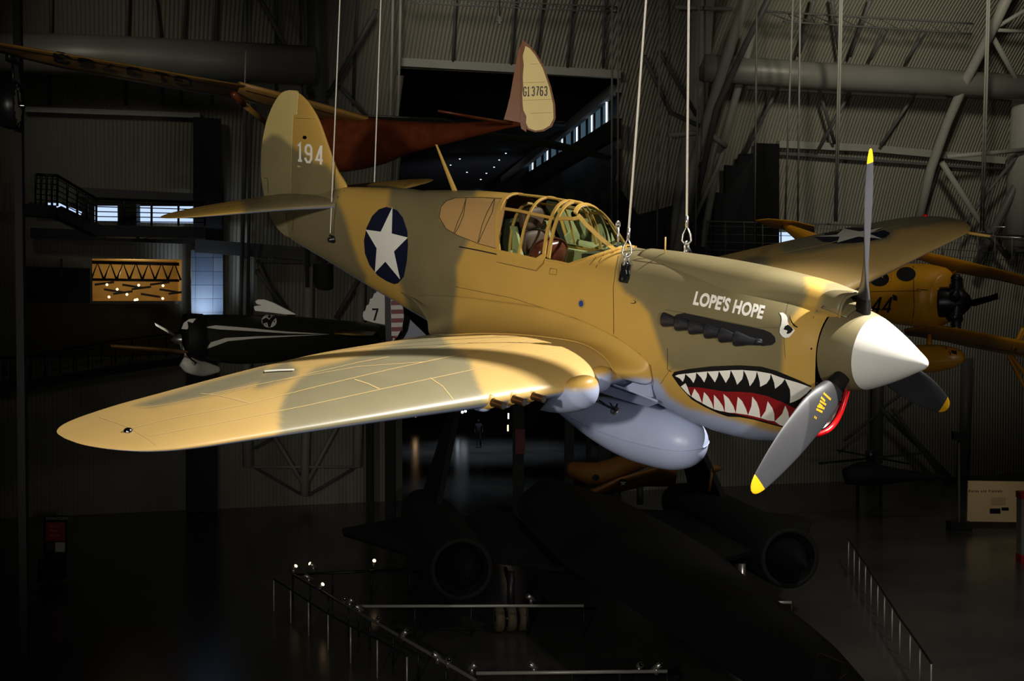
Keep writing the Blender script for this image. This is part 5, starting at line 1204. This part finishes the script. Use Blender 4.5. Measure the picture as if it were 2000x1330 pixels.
mb = MB(); mb.lathe([(0, .14), (.15, .11), (.25, 0)], W(353, 663, 33.5), (-.9, -.4, 0), 16); mb.build('propeller_hub', M['steel'], pp)
FINP = [(752, 552), (743, 556), (738, 563), (735, 572), (731, 573), (728, 582), (723, 584), (721, 594), (716, 597), (714, 606), (710, 609), (709, 618), (712, 625), (730, 630), (752, 634)]
mb = MB(); plate(mb, FINP, 37.6, .10); T_ = bvh_of(mb)
for q in letters('7', (727, 626), (13, 0), (0, -22), 1, 3.6): decal(mb, q, 1, T_, .02, 14)
mb.build('fin', [M['white'], M['blackmat']], pp, smooth=False)
mb = MB(); plate(mb, [(751, 550), (762, 550), (765, 676), (754, 676)], 37.58, .12); mb.build('rudder_post', M['navy2'], pp, smooth=False)
RD = [(762, 550), (774, 556), (782, 580), (788, 605), (789, 622), (785, 642), (776, 658), (764, 670)]
mb = MB(); plate(mb, RD, 37.6, .08); T_ = bvh_of(mb)
for k in range(7):
    y = 553.5+k*17.1; xr = lambda yy: np.interp(yy, [550, 556, 580, 605, 622, 642, 658, 670], [762.5, 773.5, 781.5, 787.5, 788.5, 784.5, 775.5, 764.5])
    xl = 763.0+(y-550)/60; decal(mb, [(xl, y), (xr(y-.6), y-.6), (xr(y+3.6), y+3.6), (xr(y+7.8), y+7.8), (xl+.15, y+8.4)], 1, T_, .02, 40)
mb.build('rudder', [M['white'], M['redstripe']], pp, smooth=False)
lamp('rudder_spot_lamp', 'SPOT', (-9, 22, 13), W(760, 610, 37.6), 300, (1, .95, .85), .2, 12, 1.0)
mb = MB(); foil(mb, [((216, 675, 31), (228, 680, 32)), ((320, 682, 32.5), (330, 690, 34)), ((400, 690, 34), (420, 702, 36))], .12); mb.build('wing', M['fabric2'], pp)
mb = MB(); foil(mb, [((655, 645, 36.5), (735, 648, 37.2)), ((652, 652, 35.4), (728, 655, 36)), ((670, 652, 35), (710, 655, 35.4))], .06); mb.build('tailplane', M['fabric2'], pp)
mb = MB(); plate(mb, [(789, 611), (800, 623), (820, 642), (838, 660), (805, 668), (778, 662), (790, 640)], 39, .1); tag(mb.build('wing_tip', M['blue'], smooth=False), 'pale blue-grey wing tip of another plane just right of the striped rudder', 'wing')
mb = MB(); loft(mb, [(355, 705, 33.4, 10), (372, 714, 33.5, 16), (395, 720, 34, 15), (430, 722, 34.6, 5)], rs=.6); mb.build('wheel_spat', M['white'], pp)
# ---------------------------------------------------------------- yellow biplane, right
bp_ = empty('biplane'); tag(bp_, 'yellow biplane numbered 44 with float under the lower wing, right behind the spinner', 'aircraft')
mb = MB(); loft(mb, [(1530, 440, 32, 5), (1600, 482, 30.4, 22), (1680, 545, 28.4, 46), (1740, 572, 27.5, 58), (1800, 577, 27, 62), (1835, 579, 26.7, 58), (1853, 580, 26.5, 46)]); T_ = bvh_of(mb)
for cx, cy, rx, ry in ((1718, 545, 19, 15), (1770, 536, 19, 14)): decal(mb, disc_px(cx, cy, rx, ry), 1, T_, .01, 14)
for q in letters('4', (1703, 609), (16, 0), (7, -27), 1, 4.4)+letters('4', (1724, 609), (16, 0), (7, -27), 1, 4.4): decal(mb, q, 1, T_, .015, 14)
decal(mb, [(1744, 575), (1753, 578), (1753, 588), (1745, 586)], 1, T_, .015, 14)
for a in ([(1790, 565), (1830, 568), (1853, 577)], [(1700, 570), (1740, 569), (1800, 568)], [(1782, 630), (1786, 600), (1784, 520)]): ribbon(mb, a, 1.2, 1, T_, .01, 14)
mb.build('fuselage', [M['bpyellow'], M['dark']], bp_)
for cx, cy in ((1722, 528), (1772, 518)):
    m = MB(); m.tube([W(cx-18, cy+18, 27.2), W(cx-8, cy-4, 27.2), W(cx+16, cy+2, 26.9), W(cx+18, cy+22, 26.8)], .014, n=6); m.tube([W(cx-8, cy-4, 27.2), W(cx+2, cy+14, 27)], .014, n=6); m.build('windscreen_frame', M['bpyellow'], bp_)
mb = MB(); foil(mb, [((1735, 492, 28.5), (1745, 500, 29.2)), ((1785, 489, 27.6), (1800, 508, 28.6)), ((1860, 505, 26.6), (1856, 530, 27.8)), ((1950, 528, 25.4), (1950, 547, 26.6)), ((2060, 556, 24), (2060, 572, 25.2))], .14); T_ = bvh_of(mb)
ribbon(mb, [(1960, 548), (2010, 560)], 1, 1, T_, .01); mb.build('upper_wing', [M['bpyellow'], M['line']], bp_)
mb = MB(); foil(mb, [((1765, 645, 27.6), (1782, 655, 28.6)), ((1815, 633, 26.6), (1850, 668, 28)), ((1900, 648, 25.6), (1893, 678, 27)), ((2000, 667, 24.4), (1990, 696, 25.8)), ((2070, 680, 23.8), (2070, 708, 25))], .14); T_ = bvh_of(mb)
ribbon(mb, [(1905, 672), (2000, 692)], 1, 1, T_, .01); mb.build('lower_wing', [M['bpyellow'], M['line']], bp_)
for a, b_ in (((1725, 512, 27.2), (1742, 540, 27)), ((1750, 498, 27.2), (1770, 528, 27)), ((1801, 563, 26.9), (1846, 526, 27)), ((1831, 560, 26.6), (1866, 530, 26.8)), ((2005, 636, 24.6), (1982, 682, 25)), ((1998, 640, 24.6), (1978, 684, 25)), ((1970, 696, 25), (2004, 762, 24.6)), ((1976, 696, 25), (2010, 740, 24.6))):
    rod('wing_strut', a, b_, .035, M['bpyellow'], bp_)
rod('float_strut', (1815, 655, 27), (1815, 690, 26.8), .05, M['bpyellow'], bp_)
mb = MB(); loft(mb, [(1700, 706, 27.6, 20), (1760, 702, 27, 27), (1820, 700, 26.6, 27), (1858, 698, 26.3, 21), (1880, 697, 26.2, 11), (1884, 696, 26.2, 3)], rs=.8); T_ = bvh_of(mb)
ribbon(mb, [(1847, 679), (1856, 690), (1858, 705), (1853, 722)], 3, 1, T_, .01); decal(mb, [(1857, 684), (1868, 686), (1869, 693), (1859, 690)], 2, T_, .01); ribbon(mb, [(1815, 706), (1878, 702)], 1, 3, T_, .01)
mb.build('float', [M['bpyellow'], M['redstripe'], M['dark'], M['seam']], bp_)
er_ = empty('radial_engine'); er_.parent = bp_; c0 = W(1868, 590, 26.2); m = MB(); m.lathe([(-.3, .30), (.1, .28), (.25, .12), (.3, 0)], c0, (.92, -.38, 0), 20); m.build('crankcase', M['fitting'], er_)
ax_ = Vector((.92, -.38, 0)).normalized(); u_ = ax_.cross(Z).normalized()
for k in range(7):
    a = 2*math.pi*k/7+.3; d = (u_*math.cos(a)+Z*math.sin(a)); m = MB(); m.lathe([(.2, .085)]+[(.22+.03*j+(.012 if j % 2 else 0), .085+(.02 if j % 2 else 0)) for j in range(10)]+[(.56, .07), (.58, 0)], c0, d, 12); m.build('cylinder', M['exhaust'], er_)
m = MB(); foil(m, [((1948, 572, 26), (1950, 584, 26)), ((1935, 577, 26), (1937, 588, 26))], .03, 1); foil(m, [((1935, 577, 26), (1937, 588, 26)), ((1900, 585, 26), (1904, 598, 26)), ((1885, 592, 26), (1887, 598, 26))], .03, 0); m.build('propeller', [M['blackmat'], M['yellow']], bp_)
mb = MB(); foil(mb, [((1476, 430, 30.5), (1484, 436, 31)), ((1500, 427, 31), (1502, 444, 32.2)), ((1550, 431, 31.6), (1550, 452, 33)), ((1590, 441, 32), (1590, 456, 33))], .06); mb.build('tailplane', M['bpyellow'], bp_)
# yellow trainer parts under the drop tank
yt = empty('trainer_plane'); tag(yt, 'dull orange-yellow trainer with star roundels, low on the floor under the drop tank', 'aircraft')
mb = MB(); foil(mb, [((1160, 960, 49), (1120, 975, 50.5)), ((1210, 935, 49), (1175, 968, 51)), ((1290, 912, 49.5), (1260, 950, 51.5)), ((1322, 922, 50), (1318, 950, 51.5))], .3); T_ = bvh_of(mb)
decal(mb, disc_px(1216, 941, 9, 7), 1, T_, .03, 20); decal(mb, [(1216, 935), (1218, 939), (1223, 939), (1219, 942), (1221, 946), (1216, 944), (1211, 946), (1213, 942), (1209, 939), (1214, 939)], 2, T_, .05, 20); mb.build('wing', [M['ochre_paint'], M['navy2'], M['white']], yt)
mb = MB(); loft(mb, [(1112, 915, 52, 14), (1160, 925, 51.5, 22), (1230, 905, 51, 20), (1262, 900, 50.5, 12)]); T_ = bvh_of(mb); decal(mb, disc_px(1164, 932, 7, 6), 1, T_, .03, 20); mb.build('fuselage', [M['ochre_paint'], M['navy2']], yt)
rod('wheel_leg', (1190, 960, 50), (1190, 990, 50), .12, M['blackmat'], yt); rod('wheel_leg', (1250, 950, 50), (1250, 985, 50), .12, M['blackmat'], yt)
m = MB(); m.lathe([(0, .16), (.2, .1), (.32, 0)], W(1394, 914, 46), (1, -.2, 0), 16); m.tube([W(1392, 914, 46), W(1385, 960, 46)], .05, n=8); tag(m.build('nose_cone', M['ochre_paint']), 'small yellow propeller hub glinting below the shark mouth', 'hub')
lamp('trainer_lamp', 'SPOT', (6, 42, 14), W(1210, 940, 50), 22, (1, .7, .35), .3, 30, 1.0)
# ---------------------------------------------------------------- black reconnaissance jet on the floor
sr = empty('reconnaissance_jet', (3.55, 40.7, 0), (0, 0, math.radians(9.6))); tag(sr, 'huge black reconnaissance jet standing on the floor below, nose toward the viewer', 'aircraft')
mb = MB(); rows = []
SB = [(-18.5, .05, 2.50, 2.46), (-17, .55, 2.75, 2.2), (-15, .95, 3.0, 1.95), (-13.2, 1.25, 3.2, 1.8), (-10, 1.6, 3.25, 1.75), (-6, 2.0, 3.2, 1.7), (-1, 2.4, 3.2, 1.65), (5, 2.3, 3.15, 1.7), (11, 1.5, 2.9, 1.9), (14, .4, 2.6, 2.3)]
for y in np.linspace(-18.5, 14, 60):
    hw, zt, zb = smooth_interp(SB, y); zc = 2.35; row = []
    for k in range(48):
        a = 2*math.pi*k/48; c, s_ = math.cos(a), math.sin(a); x = hw*math.copysign(abs(c)**.8, c); f = math.copysign(abs(s_)**(2.2), s_); row.append((x, y, zc+(f*(zt-zc) if s_ > 0 else f*(zc-zb))))
    rows.append(row)
mb.grid(rows, cv=True); inv = sr.matrix_basis.inverted() if False else None
MSR = Matrix.Translation((3.55, 40.7, 0)) @ Matrix.Rotation(math.radians(9.6), 4, 'Z'); MI = MSR.inverted()
srw = MB(); srw.v = [tuple(MSR @ Vector(p)) for p in mb.v]; srw.f = mb.f; srw.m = mb.m; T_ = bvh_of(srw); nb = len(srw.v)
for a, w_ in (([(1403, 1143), (1430, 1143), (1475, 1160), (1435, 1163), (1403, 1143)], 1.6), ([(1513, 1240), (1530, 1226), (1542, 1238), (1528, 1256), (1513, 1240)], 1.3), ([(1580, 1318), (1600, 1276), (1650, 1296), (1672, 1300), (1690, 1328)], 1.8), ([(1640, 1328), (1665, 1306), (1675, 1328)], 1.8)):
    ribbon(srw, a, w_, 1, T_, .01, 14)
decal(srw, [(1586, 1318), (1602, 1281), (1648, 1299), (1635, 1328), (1590, 1328)], 2, T_, .008, 14)
mb.v = [tuple(MI @ Vector(p)) for p in srw.v]; mb.f = srw.f; mb.m = srw.m; mb.build('fuselage', [M['sr'], M['gun'], M['dark']], sr)
for sx in (-1, 1):
    mb = MB(); cx = 5.1*sx; rows = []
    for y, r in ((.04, .80), (0, .90), (.05, .94), (.6, .98), (3, 1.0), (8, 1.0), (11, .85), (12, .70)): rows.append([(cx+r*math.cos(a), y, 1.95+r*math.sin(a)) for a in np.linspace(0, 2*math.pi, 40, endpoint=False)])
    mb.grid(rows, 0, cv=True); mb.grid([[(cx+r*math.cos(a), y, 1.95+r*math.sin(a)) for a in np.linspace(0, 2*math.pi, 40, endpoint=False)] for y, r in ((.04, .80), (1.2, .70), (1.2, 0))], 1, cv=True); mb.build('engine_nacelle', [M['sr2'], M['dark']], sr)
    mb = MB(); mb.grid([[(cx+r*math.cos(a), y, 1.95+r*math.sin(a)) for a in np.linspace(0, 2*math.pi, 32, endpoint=False)] for y, r in ((-1.3, .01), (-.9, .18), (-.1, .50), (.3, .62), (1.0, .66))], 0, cv=True); mb.build('inlet_spike', M['sr'], sr)
    mb = MB(); P = [(2.2, -1.0), (4.3, .8), (4.3, 8.5), (2.0, 9.5)]; 
    mb.prism([(sx*x, y) for x, y in P], 1.98, 2.12); mb.prism([(sx*x, y) for x, y in ((5.9, 1.0), (8.3, 6.2), (8.3, 7.2), (5.9, 9.5))], 1.95, 2.05); mb.build('wing_panel', M['sr'], sr, smooth=False)
    mb = MB(); F = [(6.2, 2.8), (10.4, 2.8), (10.0, 6.0), (8.3, 6.0)]; th = .10
    mb.prism([(y, z) for y, z in F], -th, th, lambda y, z, t: (cx-sx*(z-2.8)*.30+t, y, z)); mb.build('tail_fin', M['sr2'], sr, smooth=False)
    g = MB(); g.tube([(sx*3.6, .2, 1.8), (sx*3.6, .2, .5)], .12, n=12); g.tube([(sx*3.6, .2, 1.2), (sx*3.6, 1.2, 1.7)], .06, n=8); g.tube([(sx*3.6-.5, .2, .40), (sx*3.6+.5, .2, .40)], .09, n=10); go = g.build('main_gear_leg', M['steel' if sx > 0 else 'exhaust'], sr)
    for k in (-1, 0, 1):
        t = MB(); t.lathe([(-.12, .22), (-.14, .33), (-.10, .385), (-.04, .40), (.04, .40), (.10, .385), (.14, .33), (.12, .22)], (sx*3.6+k*.36, .2, .40), (1, 0, 0), 28); t.build('tyre', M['tyre'], go)
g = MB(); g.tube([(0, -11, 1.8), (0, -11, .4)], .10, n=12); go = g.build('nose_gear_leg', M['steel'], sr)
for k in (-1, 1):
    t = MB(); t.lathe([(-.10, .2), (-.11, .3), (0, .35), (.11, .3), (.10, .2)], (k*.2, -11, .35), (1, 0, 0), 24); t.build('tyre', M['tyre'], go)
# ---------------------------------------------------------------- barriers and spot lamps round the jet
def barrier(name, label, a, b_, n, h=.9, mat='rail'):
    A, B = Wz(*a, h), Wz(*b_, h); root = empty(name, (A.x, A.y, 0)); tag(root, label, 'railing'); L0 = root.location
    m = MB(); m.tube([A-L0, B-L0], .045, n=10); m.build('handrail', M[mat], root)
    for k in range(n+1):
        p = A.lerp(B, k/n)-L0; m = MB(); m.tube([p, Vector((p.x, p.y, 0))], .03, n=8); m.build('post', M['raildark'], root)
    return A, B
barrier('barrier_rail', 'bright horizontal rail crossing the floor under the engine nacelle', (700, 1184), (1140, 1183), 4); barrier('barrier_rail', 'bright horizontal rail nearest the bottom edge, before the jet', (930, 1315), (1303, 1311), 4)
barrier('barrier_rail', 'dim rail running diagonally from the four lamps down to the bottom edge', (572, 1122), (930, 1329), 8, mat='tubed'); barrier('barrier_rail', 'faint rail behind the three warm lamps on the floor', (572, 1122), (800, 1112), 3, mat='raildark')
barrier('barrier_rail', 'short pale rail beside the silvery landing leg of the jet', (1503, 1176), (1546, 1177), 1)
def spot(px, py, h, tilt, label, lit=False):
    p = Wz(px, py, h); root = empty('floor_spotlight', p); tag(root, label, 'lamp', 'spot lamps on the barrier rails'); d = Vector(tilt).normalized()
    m = MB(); m.tube([Vector((0, 0, -.18)), Vector((0, 0, 0))], .05, n=10); m.build('bracket', M['steel'], root)
    m = MB(); m.tube([d*-.16, d*.16], [.06, .075], n=14); m.build('barrel', M['steel'], root)
    m = MB(); m.lathe([(0, .0), (0, .06), (.01, .05)], d*.162, d, 12); m.build('lens', M['lampwarm'] if lit else M['chrome'], root)
SPL = [(573, 1110, 'lit warm spot lamp, leftmost of the floor lamps', 1), (612, 1105, 'lit warm spot lamp just right of the leftmost floor lamp', 1), (730, 1097, 'lit warm spot lamp standing alone farther right on the back rail', 1), (625, 1146, 'lit warm spot lamp below the others on the diagonal rail', 1),
       (603, 1128, 'small unlit spot lamp between the lit ones on the diagonal rail', 0), (672, 1172, 'unlit spot lamp at the left end of the far bright rail', 0), (683, 1175, 'upright spot lamp beside the left end of the far bright rail', 0), (702, 1188, 'tilted spot lamp just below the left end of the far bright rail', 0),
       (738, 1209, 'tilted spot lamp on the diagonal rail below the far bright rail', 0), (788, 1238, 'spot lamp with round head midway down the diagonal rail', 0), (855, 1282, 'upper spot lamp of the cluster near the left end of the near rail', 0), (875, 1290, 'tilted silver spot lamp of the cluster near the bottom edge', 0),
       (922, 1303, 'bright spot lamp at the left end of the near rail', 0), (1043, 1302, 'round headed spot lamp standing midway on the near rail', 0), (1248, 1300, 'round headed spot lamp near the right end of the near rail', 0), (1282, 1303, 'slim spot lamp post at the right end of the near rail', 0),
       (1037, 1168, 'spot lamp above the far rail right of the triple wheels', 0)]
for k, (x, y, l, lit) in enumerate(SPL): spot(x, y, 1.0, ((.6, -.5, .6), (-.6, -.4, .5), (.2, -.9, .4))[k % 3], l, bool(lit))
def glass_rail(name, label, posts):
    """posts: (px, top y, bottom y); stands on the floor"""
    P = [(Wz(x, b_, 0), (b_-t)) for x, t, b_ in posts]; root = empty(name, P[0][0]); tag(root, label, 'railing'); L0 = root.location; tops = []
    for p, hpx in P:
        h = 1.0; m = MB(); m.tube([p-L0, p-L0+Z*h], .022, n=6); m.build('post', M['rail'], root); tops.append(p-L0+Z*(h+.03))
    m = MB(); m.tube(tops, .03, n=8); m.build('handrail', M['raildark'], root)
glass_rail('post_railing', 'row of slim metal posts at right curving down to the bottom edge', [(1657, 1066, 1107), (1668, 1084, 1126), (1678, 1100, 1143), (1690, 1118, 1160), (1701, 1136, 1182), (1714, 1157, 1203), (1727, 1177, 1227), (1742, 1200, 1252), (1757, 1225, 1279), (1777, 1253, 1309), (1796, 1284, 1340), (1818, 1316, 1376)])
glass_rail('post_railing', 'row of slim metal posts at lower left along the ramp', [(535, 1142, 1194), (568, 1165, 1216), (603, 1190, 1242), (641, 1212, 1269), (685, 1240, 1296), (737, 1262, 1324), (795, 1295, 1360)])
# ---------------------------------------------------------------- signs, clock, collection box
def board(name, label, cat, poly, Y, mat, th=.08): m = MB(); plate(m, poly, Y, th); return m
ps = empty('exhibit_panel'); tag(ps, 'cream exhibit panel about Korea and Vietnam, standing at the right edge', 'sign'); m = MB(); plate(m, [(1890, 939), (2040, 941), (2040, 1020), (1888, 1018)], 58, .12); T_ = bvh_of(m)
for i_, (x0, y0, x1, y1) in enumerate(((1933, 993, 1954, 1003), (1956, 991, 1970, 997), (1985, 1002, 2000, 1012))): decal(m, [(x0, y0), (x1, y0), (x1, y1), (x0, y1)], 1, T_, .01, 40)
for k in range(6): decal(m, [(1936, 972+k*2.6), (1964, 972+k*2.6), (1964, 973+k*2.6), (1936, 973+k*2.6)], 2, T_, .01, 40)
m.build('board', [paint('cream_panel', (206, 184, 144), .6, noise=.06), M['fitting'], paint('print_grey', (160, 142, 112), .7)], ps, smooth=False)
def text_obj(body, px, py, Y, hpx, mat, parent, name='lettering', sx=1.0, sp=1.0, off=.1):
    cu = bpy.data.curves.new(name, 'FONT'); cu.body = body; cu.size = 1.4*hpx*Y/FPX; cu.space_character = sp; cu.extrude = .004
    to = bpy.data.objects.new(name, cu); COL.objects.link(to); dg = bpy.context.evaluated_depsgraph_get(); me = bpy.data.meshes.new_from_object(to.evaluated_get(dg)); bpy.data.objects.remove(to)
    o = bpy.data.objects.new(name, me); COL.objects.link(o); me.materials.clear(); me.materials.append(mat); p = W(px, py, Y-off); o.location = p; o.rotation_euler = (math.pi/2, 0, 0); o.scale = (sx, 1, 1); o.parent = parent; return o
text_obj('Korea and Vietnam', 1892, 960.5, 58, 4.2, M['fitting'], ps, sp=1.35, sx=1.05)
lamp('panel_lamp', 'SPOT', W(1945, 880, 54)+Vector((0, 0, 1.5)), W(1950, 985, 58), 90, (1.0, .80, .52), .1, 50, 1.0)
m = MB(); m.tube([W(1873, 852, 57), Wz(1873, 1036, 0)], .05, 1, 8); m.box(W(1877, 851, 57), (.7, .4, .35)); m.box(Wz(1873, 1036, 0)+Z*.2, (.9, .7, .4)); tag(m.build('display_pole', [M['blackmat'], M['tubed']], smooth=False), 'slim grey pole with a box on top, left of the cream exhibit panel', 'pole')
m = MB(); fp = empty('case_frame', Wz(1997, 1098, 0)); tag(fp, 'white framed display case with red base, cut by the right edge', 'case'); Yc = Wz(1997, 1098, 0).y
m = MB(); plate(m, [(1990, 972), (2030, 972), (2030, 1082), (1990, 1082)], Yc, .5); o = m.build('frame', M['steel'], fp, smooth=False)
o.matrix_parent_inverse = Matrix.Translation(-fp.location)
for y0, y1, mt in ((960, 972, 'redstripe'), (1082, 1098, 'redstripe')):
    m = MB(); plate(m, [(1989, y0), (2032, y0), (2032, y1), (1989, y1)], Yc, .55); o = m.build('band', M[mt], fp, smooth=False); o.matrix_parent_inverse = Matrix.Translation(-fp.location)
ds = empty('donation_stand'); tag(ds, 'black donations stand with a dim red poster over a collection box, lower left', 'sign'); Yd = Wz(105, 1132, 0).y
m = MB(); plate(m, [(86, 1007), (131, 1007), (131, 1088), (86, 1088)], Yd, .12); m.build('frame', M['fitting'], ds, smooth=False)
m = MB(); plate(m, [(90, 1020), (127, 1020), (127, 1057), (90, 1057)], Yd-.1, .02); m.build('poster', paint('dim_red', (120, 36, 30), .6), ds, smooth=False)
m = MB(); plate(m, [(90, 1060), (106, 1060), (106, 1078), (90, 1078)], Yd-.1, .02); m.build('picture', M['clad_dark'], ds, smooth=False); m = MB(); plate(m, [(108, 1059), (127, 1059), (127, 1078), (108, 1078)], Yd-.1, .02); m.build('picture', M['tubew'], ds, smooth=False)
m = MB(); plate(m, [(81, 1088), (124, 1088), (124, 1132), (81, 1132)], Yd-.5, .8); m.build('collection_box', M['blackmat'], ds, smooth=False)
text_obj('DONATIONS', 90, 1015, Yd, 5.5, M['tubew'], ds, sx=.95)
for k, t in enumerate(("Here's", 'Please', 'Donate')): text_obj(t, 97, 1030+k*9, Yd, 5, paint('dim_pink', (190, 110, 90), .6), ds, off=.14)
lamp('stand_lamp', 'SPOT', W(105, 960, Yd-4), W(108, 1040, Yd), 18, (1, .85, .7), .1, 40, 1)
# clock on a dark post, left edge
ck_ = empty('post_clock', W(30, 206, 19)); tag(ck_, 'round station clock seen edge-on on a dark post at the left edge', 'clock'); L0 = ck_.location; ax_ = Vector((.989, .15, 0)).normalized()
m = MB(); m.lathe([(-.30, .0), (-.28, .26), (-.1, .33), (.02, .335), (.05, .31)], (0, 0, 0), ax_, 36); m.build('housing', M['fitting'], ck_)
m = MB(); m.lathe([(.03, 0), (.03, .30)], (0, 0, 0), ax_, 36); m.build('dial', paint('clock_dial', (214, 214, 190), .4), ck_)
s_ = ax_.cross(Z).normalized()
m = MB()
for k in range(12):
    a = 2*math.pi*k/12; p = ax_*.035+(s_*math.cos(a)+Z*math.sin(a))*.26; m.box(p, (.02, .02, .04))
m.build('hour_marks', M['blackmat'], ck_); m = MB(); m.tube([ax_*.05, ax_*.05+(s_*.1+Z*.2)], .012, n=6); m.tube([ax_*.05, ax_*.05+(s_*-.12+Z*.06)], .014, n=6); m.build('hands', M['blackmat'], ck_)
m = MB(); m.lathe([(.03, .02), (.12, .015)], (0, 0, 0), ax_, 8); m.build('spindle', M['chrome'], ck_)
p_ = W(38, 330, 19.6); m = MB(); m.box((p_.x, p_.y, p_.z/2+1.6), (.11, .11, p_.z+3.2)); tag(m.build('clock_post', M['blackmat'], smooth=False), 'dark square post carrying the clock at the left edge', 'post')
m = MB(); m.bar(W(18, 112, 19.2), W(30, 112, 19.2), .3, .15); m.tube([W(24, 112, 19.2), W(26, 160, 19.1)], .02, n=8); m.build('hanger', M['fitting'], ck_).matrix_parent_inverse = Matrix.Translation(-ck_.location)
lamp('clock_lamp', 'SPOT', W(120, 150, 16), W(34, 205, 19), 14, (1, .95, .8), .1, 50, 1)
# ---------------------------------------------------------------- unseen bar added above the fighter to cast the shadow band on its wing
def wing_world(x, y, z): return a2w(Vector((x, y, z)))
bA, bB = wing_world(2.62, 1.55, -.30), wing_world(4.6, 2.75, -.24); K_ = Vector(KEY_POS)
qa, qb = bA.lerp(K_, .42), bB.lerp(K_, .42); d_ = (qb-qa).normalized()
m = MB(); m.tube([qa-d_*.05, qb+d_*4.0], .125, n=12); tag(m.build('shadow_bar', M['tubed']), 'steel bar added out of view above the fighter to shade its near wing', 'bar')
# dark seat of the rotor display, right
hh = empty('rotor_display', Wz(1700, 985, 0)); tag(hh, 'dark rotor machine standing on the floor below the lower right propeller blade', 'machine'); L0 = hh.location
m = MB(); loft(m, [(1650, 930, 58, 16), (1690, 925, 58, 24), (1730, 928, 58, 18), (1800, 930, 58, 8), (1850, 932, 58, 4)]); o = m.build('body', M['sr2'], hh); o.matrix_parent_inverse = Matrix.Translation(-L0)
for a, b_ in (((1600, 905, 58), (1800, 885, 58)), ((1640, 880, 57), (1770, 905, 59))):
    m = MB(); m.bar(W(*a), W(*b_), .35, .06); o = m.build('rotor_blade', M['sr2'], hh, smooth=False); o.matrix_parent_inverse = Matrix.Translation(-L0)
for x in (1675, 1720):
    m = MB(); m.tube([W(x, 940, 58), Wz(x, 985, 0)], .08, n=8); o = m.build('skid_leg', M['exhaust'], hh); o.matrix_parent_inverse = Matrix.Translation(-L0)
m = MB(); m.tube([W(1700, 900, 58), W(1700, 880, 58)], .2, n=10); o = m.build('rotor_mast', M['exhaust'], hh); o.matrix_parent_inverse = Matrix.Translation(-L0)
